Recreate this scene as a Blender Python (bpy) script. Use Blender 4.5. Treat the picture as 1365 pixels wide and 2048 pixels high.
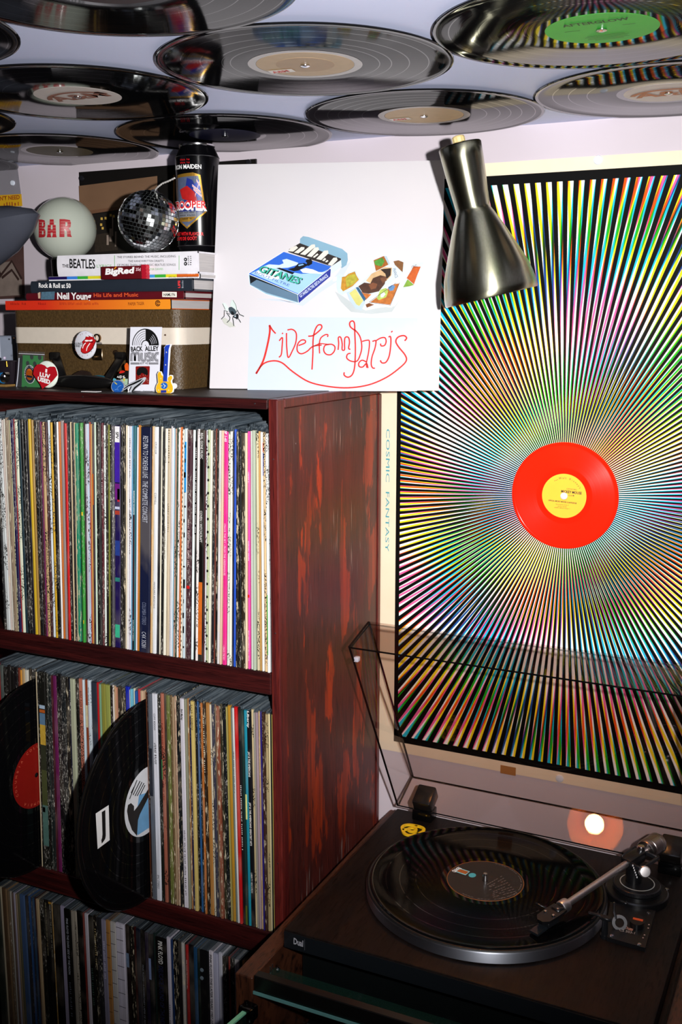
import bpy, bmesh, math, random
from mathutils import Matrix, Vector
for _o in list(bpy.data.objects): bpy.data.objects.remove(_o)
SC = bpy.context.scene
COL = SC.collection
random.seed(7)
V = Vector
# ---------------------------------------------------------------- camera
CAM = V((0.6347, -1.1364, 0.0951)); YAW, PITCH, FPX = -0.4488, -0.1798, 2105.45
FW = V((math.sin(YAW)*math.cos(PITCH), math.cos(YAW)*math.cos(PITCH), math.sin(PITCH)))
RT = V((math.cos(YAW), -math.sin(YAW), 0)); UP = RT.cross(FW)
cd = bpy.data.cameras.new('camera'); cam = bpy.data.objects.new('camera', cd); COL.objects.link(cam)
cd.sensor_fit = 'VERTICAL'; cd.sensor_height = 24.0; cd.lens = 24.0*FPX/2048; cd.clip_start = .02
cam.matrix_world = Matrix((( RT.x, UP.x, -FW.x, CAM.x), (RT.y, UP.y, -FW.y, CAM.y), (RT.z, UP.z, -FW.z, CAM.z), (0,0,0,1)))
SC.camera = cam
def ray(x, y): return FW*FPX + RT*(x-682.5) - UP*(y-1024)
def P(x, y, ax, val):                       # the point of a photograph pixel on an axis plane
    d = ray(x, y); k = 'xyz'.index(ax); return CAM + d*((val-CAM[k])/d[k])
# ---------------------------------------------------------------- world, flash, exposure
w = bpy.data.worlds.new('world'); SC.world = w; w.use_nodes = True
w.node_tree.nodes['Background'].inputs[0].default_value = (.55, .6, .8, 1); w.node_tree.nodes['Background'].inputs[1].default_value = .01
ld = bpy.data.lights.new('camera_flash', 'SPOT'); fl = bpy.data.objects.new('camera_flash', ld); COL.objects.link(fl)
ld.energy = 140; ld.color = (1, .985, .97); ld.spot_size = math.radians(78); ld.spot_blend = 1.; ld.shadow_soft_size = .012
fl.location = CAM + RT*.115 + UP*.03
_aim = CAM + ray(710, 730)/FPX*1.35
fl.rotation_euler = (_aim-fl.location).to_track_quat('-Z', 'Y').to_euler()
SC.view_settings.view_transform = 'Standard'; SC.view_settings.look = 'None'; SC.view_settings.gamma = 1
SC.view_settings.use_curve_mapping = False; SC.view_settings.exposure = 0
try:
    SC.cycles.max_bounces = 10; SC.cycles.transparent_max_bounces = 24; SC.cycles.use_denoising = True
    SC.cycles.caustics_reflective = True; SC.cycles.sample_clamp_indirect = 4
except Exception: pass
# ---------------------------------------------------------------- helpers: materials
def lin(h):
    if not isinstance(h, str): return tuple(h)
    h = h.lstrip('#'); c = [int(h[i:i+2], 16)/255 for i in (0, 2, 4)]
    return tuple(x/12.92 if x <= .04045 else ((x+.055)/1.055)**2.4 for x in c)
class NT:
    def __init__(s, name):
        s.m = bpy.data.materials.new(name); s.m.use_nodes = True; s.t = s.m.node_tree
        s.b = s.t.nodes['Principled BSDF']
    def n(s, typ, **k):
        o = s.t.nodes.new(typ)
        for a, b in k.items(): setattr(o, a, b)
        return o
    def l(s, a, b): s.t.links.new(a, b)
    def val(s, sock, x):
        if isinstance(x, (int, float)): sock.default_value = x
        elif isinstance(x, tuple): sock.default_value = x if len(x) == len(sock.default_value) else (*x, 1)
        else: s.l(x, sock)
    def math(s, op, a, b=None, c=None):
        o = s.n('ShaderNodeMath', operation=op); s.val(o.inputs[0], a)
        if b is not None: s.val(o.inputs[1], b)
        if c is not None: s.val(o.inputs[2], c)
        return o.outputs[0]
    def mix(s, f, a, b, mode='MIX'):
        o = s.n('ShaderNodeMix', data_type='RGBA', blend_type=mode); s.val(o.inputs[0], f); s.val(o.inputs[6], a); s.val(o.inputs[7], b)
        return o.outputs[2]
    def noise(s, vec, scale=1, detail=3, rough=.5):
        o = s.n('ShaderNodeTexNoise'); o.inputs['Scale'].default_value = scale; o.inputs['Detail'].default_value = detail
        o.inputs['Roughness'].default_value = rough
        if vec is not None: s.l(vec, o.inputs['Vector'])
        return o.outputs['Fac']
    def step(s, v, lo, hi):
        o = s.n('ShaderNodeMapRange'); s.val(o.inputs[0], v); o.inputs[1].default_value = lo; o.inputs[2].default_value = hi
        return o.outputs[0]
    def coord(s, scale=(1, 1, 1), which='Object', rnd=False):
        tc = s.n('ShaderNodeTexCoord'); mp = s.n('ShaderNodeMapping'); s.l(tc.outputs[which], mp.inputs[0])
        mp.inputs['Scale'].default_value = scale
        if rnd:
            oi = s.n('ShaderNodeObjectInfo'); r = s.math('MULTIPLY', oi.outputs['Random'], 137.0); s.l(r, mp.inputs['Location'])
        return mp.outputs[0]
    def bump(s, h, strength=.2, dist=.001):
        o = s.n('ShaderNodeBump'); o.inputs['Strength'].default_value = strength; o.inputs['Distance'].default_value = dist
        s.l(h, o.inputs['Height']); s.l(o.outputs[0], s.b.inputs['Normal'])
    def p(s, **k):
        for a, x in k.items(): s.val(s.b.inputs[{'col': 'Base Color', 'rough': 'Roughness', 'metal': 'Metallic', 'spec': 'Specular IOR Level', 'coat': 'Coat Weight', 'crough': 'Coat Roughness', 'alpha': 'Alpha', 'trans': 'Transmission Weight', 'ior': 'IOR', 'aniso': 'Anisotropic', 'em': 'Emission Color', 'es': 'Emission Strength', 'tan': 'Tangent', 'arot': 'Anisotropic Rotation'}[a]], x)
        return s.m
_MC = {}
def mat(col, rough=.55, metal=0., spec=.4, var=.12, scale=60, bump=0., coat=0., name=None):
    """plain painted, printed or plastic surface with slight tonal variation"""
    key = (col, rough, metal, spec, var, scale, bump, coat)
    if key in _MC: return _MC[key]
    t = NT(name or 'surface'); c = lin(col)
    f = t.noise(t.coord((scale, scale, scale)), 1, 3)
    t.p(col=t.mix(f, tuple(min(1, x*(1+var)) for x in c), tuple(x*(1-var) for x in c)), rough=rough, metal=metal, spec=spec, coat=coat, crough=.1)
    if bump: t.bump(f, bump, .0006)
    _MC[key] = t.m; return t.m
def wood(name, dark, light, scale=(60, 60, 3), amt=(.45, .62), rough=.42, red=None, scratch=False, spec=.4):
    t = NT(name); co = t.coord(scale); fig = t.noise(co, 1, 4, .6)
    c = t.mix(t.step(fig, *amt), lin(dark), lin(light))
    grain = t.noise(t.coord(tuple(x*9 for x in scale)), 1, 2)
    c = t.mix(t.step(grain, .5, .72), c, tuple(x*.45 for x in lin(dark)))
    if red:
        big = t.noise(t.coord((19, 19, 4.5)), 1, 5, .64); m = t.math('MULTIPLY', t.step(big, .55, .575), t.step(fig, .36, .6))
        c = t.mix(m, c, lin(red))
    if scratch:
        sc = t.noise(t.coord((240, 240, 14)), 1, 2); patch = t.noise(t.coord((9, 9, 7)), 1, 2)
        c = t.mix(t.math('MULTIPLY', t.step(sc, .63, .72), t.step(patch, .55, .68)), c, lin('#8a7a74'))
    t.p(col=c, rough=rough, spec=spec); t.bump(grain, .25, .0006); return t.m
# ---------------------------------------------------------------- helpers: geometry
W = {}
class G:
    def __init__(s): s.b = bmesh.new(); s.mi = 0
    def _add(s, vs, fs, mi=None, M=None):
        vv = [s.b.verts.new(M @ V(v) if M else v) for v in vs]
        for f in fs:
            try: q = s.b.faces.new([vv[i] for i in f]); q.material_index = s.mi if mi is None else mi
            except ValueError: pass
        return s
    def box(s, lo, hi, M=None, mi=None):
        x, y, z = lo; X, Y, Z = hi
        return s._add([(x,y,z),(X,y,z),(X,Y,z),(x,Y,z),(x,y,Z),(X,y,Z),(X,Y,Z),(x,Y,Z)],
                      [(0,3,2,1),(4,5,6,7),(0,1,5,4),(1,2,6,5),(2,3,7,6),(3,0,4,7)], mi, M)
    def rbox(s, lo, hi, r, seg=2, M=None, mi=None):
        t = bmesh.new(); g = G.__new__(G); g.b = t; g.mi = 0; g.box(lo, hi)
        bmesh.ops.bevel(t, geom=t.edges[:], offset=r, segments=seg, profile=.5, affect='EDGES')
        t.verts.index_update(); s._add([v.co.copy() for v in t.verts], [[v.index for v in f.verts] for f in t.faces], mi, M); t.free(); return s
    def lathe(s, prof, n=32, M=None, mis=None):
        """prof: (radius, height) pairs, turned about local Z"""
        vs, fs, ids = [], [], []
        for r, h in prof:
            if r < 1e-7: ids.append([len(vs)]*n); vs.append((0, 0, h))
            else: ids.append(list(range(len(vs), len(vs)+n))); vs += [(r*math.cos(2*math.pi*k/n), r*math.sin(2*math.pi*k/n), h) for k in range(n)]
        vv = [s.b.verts.new(M @ V(v) if M else v) for v in vs]
        for i in range(len(prof)-1):
            for k in range(n):
                q = [ids[i][k], ids[i][(k+1) % n], ids[i+1][(k+1) % n], ids[i+1][k]]
                u = []
                for a in q:
                    if a not in u: u.append(a)
                if len(u) > 2:
                    try: f = s.b.faces.new([vv[a] for a in u]); f.material_index = mis[i] if mis else s.mi
                    except ValueError: pass
        return s
    def cyl(s, a, b, r0, r1=None, n=20, mi=None):
        a, b = V(a), V(b); r1 = r0 if r1 is None else r1; d = b-a
        M = Matrix.Translation(a) @ d.to_track_quat('Z', 'Y').to_matrix().to_4x4(); L = d.length
        return s.lathe([(0, 0), (r0, 0), (r1, L), (0, L)], n, M, [mi or 0]*3)
    def tube(s, pts, r, n=10):
        pts = [V(p) for p in pts]; rings = []
        for i, p in enumerate(pts):
            d = (pts[min(i+1, len(pts)-1)]-pts[max(i-1, 0)]).normalized(); q = d.to_track_quat('Z', 'Y')
            rr = r[i] if isinstance(r, (list, tuple)) else r
            rings.append([s.b.verts.new(p + q @ V((rr*math.cos(2*math.pi*k/n), rr*math.sin(2*math.pi*k/n), 0))) for k in range(n)])
        for A, B in zip(rings, rings[1:]):
            for k in range(n): s.b.faces.new([A[k], A[(k+1) % n], B[(k+1) % n], B[k]]).material_index = s.mi
        for R_ in (rings[0][::-1], rings[-1]): s.b.faces.new(R_).material_index = s.mi
        return s
    def prism(s, pts, h, M=None, z0=0., mi=None):
        n = len(pts)
        if n < 3: return s
        a = sum(pts[i][0]*pts[(i+1) % n][1]-pts[(i+1) % n][0]*pts[i][1] for i in range(n))
        if a < 0: pts = pts[::-1]
        vs = [(x, y, z0) for x, y in pts]+[(x, y, z0+h) for x, y in pts]
        return s._add(vs, [list(range(n))[::-1], list(range(n, 2*n))]+[[i, (i+1) % n, n+(i+1) % n, n+i] for i in range(n)], mi, M)
    def ribbon(s, pts, wd, h, M=None, z0=0., closed=False, smooth=4):
        pts = [V((p[0], p[1])) for p in pts]
        if smooth > 1 and len(pts) > 2:
            o = []
            for i in range(len(pts)-1):
                a, b, c, d = pts[max(i-1, 0)], pts[i], pts[i+1], pts[min(i+2, len(pts)-1)]
                for k in range(smooth):
                    t = k/smooth
                    o.append(.5*((2*b)+(c-a)*t+(2*a-5*b+4*c-d)*t*t+(3*b-a-3*c+d)*t**3))
            pts = o+[pts[-1]]
        n = len(pts); L, R_ = [], []
        for i in range(n):
            d = pts[min(i+1, n-1)]-pts[max(i-1, 0)]
            d = d.normalized() if d.length > 1e-9 else V((1, 0)); q = V((-d.y, d.x))*((wd[min(i*len(wd)//n, len(wd)-1)] if isinstance(wd, (list, tuple)) else wd)/2)
            L.append(pts[i]+q); R_.append(pts[i]-q)
        vs = [(p.x, p.y, z0+h) for p in L]+[(p.x, p.y, z0+h) for p in R_]
        return s._add(vs, [[n+i, n+i+1, i+1, i] for i in range(n-1)], None, M)
    def sphere(s, c, r, M=None, n=24, m=14, sc=(1, 1, 1)):
        T = Matrix.Translation(c) @ (M or Matrix()) @ Matrix.Diagonal((*sc, 1))
        return s.lathe([(r*math.sin(math.pi*i/m), -r*math.cos(math.pi*i/m)) for i in range(m+1)], n, T)
    def out(s, name, mats, parent=None, at=None, M=None, smooth=False, flip=False, local=False, recalc=True):
        """link the geometry as ONE mesh object; world-space input unless local"""
        if parent is not None: w_ = W[parent.name].copy()
        elif M is not None: w_ = M.copy()
        else: w_ = Matrix.Translation(at if at is not None else (0, 0, 0))
        if recalc: bmesh.ops.recalc_face_normals(s.b, faces=s.b.faces[:])
        if flip: bmesh.ops.reverse_faces(s.b, faces=s.b.faces[:])
        if not local: s.b.transform(w_.inverted())
        me = bpy.data.meshes.new(name); s.b.to_mesh(me); s.b.free()
        for m in (mats if isinstance(mats, (list, tuple)) else [mats]): me.materials.append(m)
        if smooth: me.shade_smooth() if smooth is True else me.set_sharp_from_angle(angle=math.radians(smooth))
        if smooth and smooth is not True:
            for f in me.polygons: f.use_smooth = True
        o = bpy.data.objects.new(name, me); COL.objects.link(o)
        if parent is not None: o.parent = parent
        else: o.matrix_world = w_
        W[o.name] = w_; return o
def empty(name, at=(0, 0, 0)):
    o = bpy.data.objects.new(name, None); COL.objects.link(o); o.location = at; W[o.name] = Matrix.Translation(at); o.empty_display_size = .02; return o
def tag(o, label, cat, group=None):
    o['label'] = label; o['category'] = cat
    if group: o['group'] = group
    return o
def struct(o): o['kind'] = 'structure'; return o
class PL:
    """a flat face: origin, right and up directions; px() gives the face's own coordinates of a photograph pixel"""
    def __init__(s, o, ex, ey, off=0.):
        s.ex, s.ey = V(ex).normalized(), V(ey).normalized(); s.n = s.ex.cross(s.ey).normalized(); s.o = V(o)+s.n*off
        s.M = Matrix((( s.ex.x, s.ey.x, s.n.x, s.o.x), (s.ex.y, s.ey.y, s.n.y, s.o.y), (s.ex.z, s.ey.z, s.n.z, s.o.z), (0,0,0,1)))
    def px(s, x, y):
        d = ray(x, y); t = (s.o-CAM).dot(s.n)/d.dot(s.n); q = CAM+d*t-s.o; return (q.dot(s.ex), q.dot(s.ey))
    def pts(s, l): return [s.px(*a) for a in l]
    def w(s, u, v, n=0.): return s.o+s.ex*u+s.ey*v+s.n*n
def FY(y): return PL((0, y, 0), (1, 0, 0), (0, 0, 1))            # an upright face looking at the room
_TXT = {}
def textmesh(body, bold=0.):
    if isinstance(body, int):                 # print too small to read: a line of little marks
        g = bmesh.new(); x = 0.; rs = random.Random(body)
        for k in range(body):
            wd = rs.uniform(.28, .5)
            if k % 7 != 6:
                lo, hi = rs.choice(((0, .7), (0, .5), (.1, .7), (0, .62)))
                g.faces.new([g.verts.new(p) for p in ((x, lo, 0), (x+wd*.55, lo, 0), (x+wd*.55, hi, 0), (x, hi, 0))])
            x += wd+.12
        me = bpy.data.meshes.new('marks'); g.to_mesh(me); g.free(); return me
    c = bpy.data.curves.new('t', 'FONT'); c.body = body; c.resolution_u = 2; c.offset = bold
    o = bpy.data.objects.new('t', c); COL.objects.link(o); bpy.context.view_layer.update()
    me = bpy.data.meshes.new_from_object(o.evaluated_get(bpy.context.evaluated_depsgraph_get())); bpy.data.objects.remove(o); return me
def text(body, pl, u, v, size, parent, m, ang=0., wid=None, align='l', off=.0004, bold=0., shear=0., name='lettering', warp=None):
    """flat printed lettering on the face pl; size = cap height in metres, wid = total width in metres"""
    me = textmesh(body, bold); xs = [a.co.x for a in me.vertices]
    if not xs: return None
    x0, x1 = min(xs), max(xs); sy = size/.70; sx = sy if wid is None else wid/(x1-x0); wd = (x1-x0)*sx
    ox = {'l': 0, 'c': -wd/2, 'r': -wd}[align]; ca, sa = math.cos(ang), math.sin(ang); inv = W[parent.name].inverted()
    for a in me.vertices:
        x, y = (a.co.x-x0)*sx+ox+shear*a.co.y*sy, a.co.y*sy
        X, Y = u+x*ca-y*sa, v+x*sa+y*ca
        a.co = inv @ (warp(X, Y) if warp else pl.w(X, Y, off))
    me.materials.clear(); me.materials.append(m); me.update()
    o = bpy.data.objects.new(name, me); COL.objects.link(o); o.parent = parent; W[o.name] = W[parent.name].copy(); return o
def textpx(body, pl, a, b, hpx, parent, m, **k):
    """lettering whose baseline runs between two photograph pixels"""
    p, q = V(pl.px(*a)), V(pl.px(*b)); mid = ((a[0]+b[0])/2, (a[1]+b[1])/2); h = (V(pl.px(mid[0], mid[1]-hpx))-V(pl.px(*mid))).length
    d = q-p; return text(body, pl, p.x, p.y, h, parent, m, ang=math.atan2(d.y, d.x), wid=d.length, **k)
def ell(cx, cy, rx, ry, n=28, a0=0, a1=360, rot=0.):
    c, s = math.cos(rot), math.sin(rot); o = []
    for k in range(n if a1-a0 >= 360 else n+1):
        t = math.radians(a0+(a1-a0)*k/n); x, y = rx*math.cos(t), ry*math.sin(t); o.append((cx+x*c-y*s, cy+x*s+y*c))
    return o
def flat(pl, pts, m, parent, name='print_shape', off=.0002, px=True, h=.00004):
    g = G(); g.prism(pl.pts(pts) if px else pts, h, pl.M, off); return g.out(name, m, parent)
def stroke(pl, pts, wpx, m, parent, name='print_line', off=.0003, smooth=4, closed=False):
    a, b = pts[0], (pts[0][0]+10, pts[0][1]); k = (V(pl.px(*b))-V(pl.px(*a))).length/10
    g = G()
    for l in (pts if isinstance(pts[0][0], (tuple, list)) else [pts]): g.ribbon(pl.pts(l), [x*k for x in wpx] if isinstance(wpx, (list, tuple)) else wpx*k, 0, pl.M, off, smooth=smooth)
    return g.out(name, m, parent, recalc=False)
def strokes(pl, lines, wpx, m, parent, name='print_line', off=.0003, smooth=4):
    g = G(); a = lines[0][0]; k = (V(pl.px(a[0]+10, a[1]))-V(pl.px(*a))).length/10
    for l in lines: g.ribbon(pl.pts(l), wpx*k, 0, pl.M, off, smooth=smooth)
    return g.out(name, m, parent, recalc=False)
def hexm(h, **k): return mat(h, **k)
INK = mat('#0a0a0c', .5, var=.05); WHITE = mat('#f2f0f0', .5, var=.03); PAPER = mat('#e9e4da', .6, var=.05)
BLACK = mat('#0b0b0c', .4, var=.2); GLOSSBLACK = mat('#050506', .16, var=.1); RED = mat('#c8141c', .45, var=.08)
CHROME = mat('#d6d6da', .18, 1., var=.05); STEEL = mat('#a9a9ad', .34, 1., var=.1); GOLDM = mat('#c79a3a', .3, 1.)
# ---------------------------------------------------------------- the setting
DW, HC = .3274, .3568                        # wall plane, ceiling height (shelf top is z = 0)
Z1, Z1B, Z2, Z2B = -.3551, -.3851, -.7253, -.7608
wallm = NT('wall_paint'); _f = wallm.noise(wallm.coord((5, 5, 5)), 1, 4); _g = wallm.noise(wallm.coord((260, 260, 260)), 1, 2)
wallm.p(col=wallm.mix(_f, lin('#d2c8d0'), lin('#c2b7c0')), rough=.38, spec=.3); wallm.bump(_g, .08, .0006); wallm = wallm.m
ceilm = NT('ceiling_paint'); _f = ceilm.noise(ceilm.coord((7, 7, 7)), 1, 4); _g = ceilm.noise(ceilm.coord((300, 300, 300)), 1, 2)
ceilm.p(col=ceilm.mix(_f, lin('#d3daf6'), lin('#c6cdee')), rough=.5, spec=.3); ceilm.bump(_g, .08, .0006); ceilm = ceilm.m
struct(G().box((-1.6, DW, -1.55), (1.5, DW+.06, HC)).out('wall_back', wallm))
struct(G().box((-1.6, -1.9, HC), (1.5, DW+.06, HC+.06)).out('ceiling', ceilm))
darkm = mat('#5c504c', .6)
for _n, _lo, _hi in (('wall_left', (-1.66, -1.96, -1.55), (-1.6, DW+.06, HC+.06)), ('wall_right', (1.5, -1.96, -1.55), (1.56, DW+.06, HC+.06)), ('wall_front', (-1.6, -1.96, -1.55), (1.5, -1.9, HC+.06))): struct(G().box(_lo, _hi).out(_n, darkm))
struct(G().box((-1.6, -1.9, -1.61), (1.5, DW+.06, -1.55)).out('floor', wood('floor_boards', '#3a2416', '#5b3a22', (3, 40, 40))))
# ---------------------------------------------------------------- the record shelf
WSIDE = wood('stained_side_panel', '#3c1917', '#55201a', (46, 46, 2.6), (.35, .7), .4, '#96300f', True)
WPOST = wood('stained_post', '#4a1717', '#6d231c', (120, 120, 4), (.4, .7), .38)
WBOARD = wood('stained_board', '#2c0d0e', '#471614', (4, 90, 120), (.4, .7), .36)
WTOP = wood('dark_top_board', '#26201f', '#3c3331', (4, 70, 90), (.4, .7), .45)
SH = empty('record_shelf', (-.47, .16, -1.55)); tag(SH, 'dark red stained wooden shelf unit packed with record sleeves', 'shelf')
G().rbox((-.0135, .0005, -1.55), (0, .020, -.0005), .0015, 1).out('front_post', WPOST, SH)
G().rbox((-.0125, .020, -1.55), (-.0015, .322, -.0125), .001, 1).out('side_panel', WSIDE, SH)
G().rbox((-.0125, .0205, -.0122), (0, .322, -.0006), .001, 1).out('side_rail', WPOST, SH)
G().rbox((-.0125, .312, -1.55), (.0002, .323, -.013), .001, 1).out('back_post', WPOST, SH)
G().rbox((-.955, .0, -.0128), (-.0137, .322, 0), .0015, 1).out('top_board', [WTOP], SH)
G().rbox((-.954, -.001, -.0132), (-.0138, .0035, -.0012), .0008, 1).out('front_rail', WBOARD, SH)
for za, zb in ((Z1, Z1B), (Z2, Z2B), (-1.0955, -1.127)):
    G().rbox((-.94, .0, zb), (-.0138, .318, za), .0015, 1).out('shelf_board', WBOARD, SH)
G().rbox((-.955, .0, -1.55), (-.9405, .322, -.0133), .0015, 1).out('side_panel', WSIDE, SH)
G().box((-.94, .3185, -1.55), (-.014, .3225, -.014)).out('back_panel', WBOARD, SH)
g = G()
for x, z in ((-.031, -.0065), (-.3, -.0062)): g.cyl((x, -.0016, z), (x, .0, z), .0009, n=8)
for z in (-.075, -.3, -.62): g.cyl((-.0065, -.0002, z), (-.0065, .001, z), .0008, n=8)
for y, z in ((.05, -.06), (.29, -.035)): g.cyl((-.002, y, z), (-.001, y, z), .001, n=8)
g.out('nail', STEEL, SH)
# ---------------------------------------------------------------- vinyl records
def vinylmat(name, col, rough=.06, an=.35, bump=.08, spec=.05):
    t = NT(name); tc = t.n('ShaderNodeTexCoord'); sx = t.n('ShaderNodeSeparateXYZ'); t.l(tc.outputs['Object'], sx.inputs[0])
    r = t.math('SQRT', t.math('ADD', t.math('MULTIPLY', sx.outputs[0], sx.outputs[0]), t.math('MULTIPLY', sx.outputs[1], sx.outputs[1])))
    cx = t.n('ShaderNodeCombineXYZ'); t.l(t.math('MULTIPLY', r, 420.), cx.inputs[0])
    band = t.noise(cx.outputs[0], 1, 3, .7); tg = t.n('ShaderNodeTangent', direction_type='RADIAL', axis='Z')
    c = lin(col)
    t.p(col=c, rough=t.math('ADD', rough*.75, t.math('MULTIPLY', band, rough*.6)), aniso=an, tan=tg.outputs[0], arot=.25, spec=spec)
    if bump: t.bump(band, bump, .0004)
    return t.m
VIN = vinylmat('black_vinyl', '#08080a'); VSM = vinylmat('smooth_vinyl', '#0b0b0c', .05, 0, 0, .4); VTT = vinylmat('deep_black_vinyl', '#050506', .08, .3, .08, .08); VRED = vinylmat('red_vinyl', '#e8220c', .24, .7, .1, .5)
def disc(name, R, M, gaps=(), label=.05, th=.0018, vin=None, vsm=None, parent=None):
    """a pressed record: rounded rim, groove bands, smooth gaps and run-out, both faces"""
    pr, ids = [(.0036, th/2), (label, th/2)], [0]
    rr = [(label, label+.008)]+[(q*R, q*R+.0010) for q in gaps]
    pr += [(label+.008, th/2-.0001)]; ids.append(1)
    for a, b in rr[1:]:
        pr += [(a, th/2), (b, th/2-.00015)]; ids += [0, 1]
    pr += [(R-.004, th/2), (R-.0022, th/2+.0003), (R-.0006, th/2+.0001), (R, 0)]; ids += [0, 1, 1, 1]
    lo = [(r, -h) for r, h in pr[::-1]][1:]
    g = G(); g.lathe(pr+lo+[pr[0]], 96, M, ids+ids[::-1]+[0])
    return g.out(name, [vin or VIN, vsm or VSM], parent=parent, M=M, smooth=30)
GAPS = [(.55, .66, .78, .9), (.5, .58, .7, .83, .93), (.6, .74, .86), (.52, .63, .72, .81, .92)]
TAN = mat('#b79c78', .5, var=.12, scale=90); SILV = mat('#cfc6c0', .5, var=.06); BROWNP = mat('#a5622f', .5); RINGSHEEN = mat('#a59f9b', .3, spec=.6)  # last grey paints the wall's reflection onto the black run-out vinyl
def ceil_record(x, y, label, lcol, gaps, inner=None, lr=.05):
    M = Matrix.Translation((x, y, HC-.0042)) @ Matrix.Rotation(math.pi, 4, 'X')
    o = disc('vinyl_record', .151, M, gaps); tag(o, label, 'record', 'records fixed to the ceiling')
    g = G(); g.lathe([(.0034, .0010), (lr-.0004, .0010), (lr-.0004, .0006)], 64, M); g.out('label', lcol, o)
    if inner: g = G(); g.lathe([(.0034, .00112), (inner[0], .00112), (inner[0], .0010)], 64, M); g.out('label_ring', inner[1], o)
    g = G(); g.lathe([(0, .0038), (.0028, .0035), (.0048, .0026), (.0048, .0013), (.0022, .0012), (.0022, -.0042), (0, -.0042)], 16, M); g.out('screw', CHROME, o, smooth=40)
    return o, PL((x, y, HC-.0056), (1, 0, 0), (0, -1, 0))
RC = [('A1', .1086, -.1281, 'brown label record on the ceiling, the one directly over the white album cover', TAN, 1, (.0300, mat('#a88b68', .5))),
      ('A2', .1195, .177, 'tan label record on the ceiling right above the metal lamp shade', TAN, 3, None),
      ('D', -.1858, .1908, 'dark blue label record on the ceiling, over the tall black can', mat('#10122e', .35), 2, None),
      ('S1', -.1999, -.1078, 'silver label record on the ceiling with wide brown lettering, whole disc visible', SILV, 0, None),
      ('O', -.4913, .2028, 'olive label record on the ceiling, above the white glass globe', mat('#5a5030', .45, var=.25), 0, None),
      ('G', .4098, -.1322, 'green label record on the ceiling that mirrors the striped poster', mat('#2fa52e', .42), 0, None),
      ('S2', .4214, .1707, 'silver and brown label record on the ceiling just above the poster corner', SILV, 2, None),
      ('N1', .09, -.425, 'black record on the ceiling cut by the top edge, dark and largest', mat('#2a2024', .5), 1, None),
      ('N2', -.205, -.42, 'record on the ceiling at the top left corner, only its rim tip visible', TAN, 3, None),
      ('N3', -.505, -.10, 'record rim tip on the ceiling between the silver and olive label discs', TAN, 2, None),
      ('N4', -.78, .205, 'lowest record rim on the ceiling, over the yellow banded wall poster', TAN, 0, None)]
AMRED = mat('#d2452c', .5); DKTXT = mat('#4a3a2c', .5); SILV2 = mat('#dcd7d0', .5)
for k, x, y, lab, lc, gi, inn in RC:
    o, pl = ceil_record(x, y, lab, lc, GAPS[gi], inn, .0505)
    if k in ('A1', 'A2'):
        g = G(); g.lathe([(.0505, -.0001), (.0585, -.0001)], 72, Matrix.Translation((x, y, HC-.0053)) @ Matrix.Rotation(math.pi, 4, 'X')); g.out('run_out_sheen', RINGSHEEN, o)
        u0 = (-.034, -.012) if k == 'A1' else (-.035, -.006)
        M = pl.M @ Matrix.Translation((u0[0], u0[1], .0003)) @ Matrix.Rotation(-.12 if k == 'A1' else 0, 4, 'Z')
        g = G(); g.box((-.0135, -.0062, 0), (.0135, .0062, .00005), M); g.out('logo_plate', SILV2, o)
        text('A&M', pl, u0[0]-.011, u0[1]-.0035, .0078, o, AMRED, wid=.019, bold=.03, off=.0006)
        if k == 'A2':
            text('RECORDS', pl, -.03, -.0115, .002, o, DKTXT, off=.0006, wid=.009)
    if k in ('S1', 'S2'):
        m = mat('#8d5a48', .5) if k == 'S1' else mat('#b06a30', .5)
        text('A&M', pl, 0, -.012, .024, o, m, wid=.078, align='c', bold=.035, off=.0004)
        g = G(); g.ribbon(ell(0, -.012, .043, .034, 30, 18, 162), .006, 0, pl.M, .0004, smooth=1); g.out('logo_arch', m, o, recalc=False)
    if k == 'G':
        text('AFTERGLOW', pl, 0, .022, .0085, o, mat('#0c3a12', .5), wid=.058, align='c', off=.0004, bold=.02)
        for q, wd in ((-.018, .034), (-.022, .040), (-.026, .036), (-.030, .038), (-.034, .026)):
            g = G(); g.ribbon([(-wd/2, q), (wd/2, q)], .0012, 0, pl.M, .0004); g.out('print_line', mat('#17541a', .5), o, recalc=False)
        g = G(); g.ribbon([(-.032, .006), (-.018, .006)], .0014, 0, pl.M, .0004); g.ribbon([(.020, .008), (.031, .008)], .0014, 0, pl.M, .0004); g.out('print_line', mat('#17541a', .5), o, recalc=False)
# ---------------------------------------------------------------- rays poster with the small red record
PC = P(1130, 991, 'y', DW)                   # hub of the rays
pm = NT('rays_print'); tc = pm.n('ShaderNodeTexCoord'); sp = pm.n('ShaderNodeSeparateXYZ'); pm.l(tc.outputs['Object'], sp.inputs[0])
X_, Z_ = sp.outputs[0], sp.outputs[2]; NRAY = 180
ang = pm.math('MULTIPLY', pm.math('ARCTAN2', Z_, X_), NRAY/(2*math.pi))
def dist(x, z):
    a, b = pm.math('SUBTRACT', X_, x), pm.math('SUBTRACT', Z_, z); return pm.math('SQRT', pm.math('ADD', pm.math('MULTIPLY', a, a), pm.math('MULTIPLY', b, b)))
def ink(duty, soft, ph, x=0., z=0., k=0.):
    p = pm.math('ADD', ang, 100+ph)
    if k: p = pm.math('ADD', p, pm.math('MULTIPLY', dist(x, z), k))
    f = pm.math('FRACT', p); return pm.math('SUBTRACT', pm.step(f, 0., soft), pm.step(f, duty, duty+soft))
kk = ink(.49, .05, .25)                      # the black gaps; the three inks run in slowly shifting bands along each ray
c = pm.mix(ink(.34, .05, .1, .16, -.13, 5.2), (1, 1, 1), lin('#22c0e4'))
c = pm.mix(pm.math('MULTIPLY', ink(.30, .05, .55, -.12, .16, 6.1), .95), c, lin('#f04a9c'), 'MULTIPLY')
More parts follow.
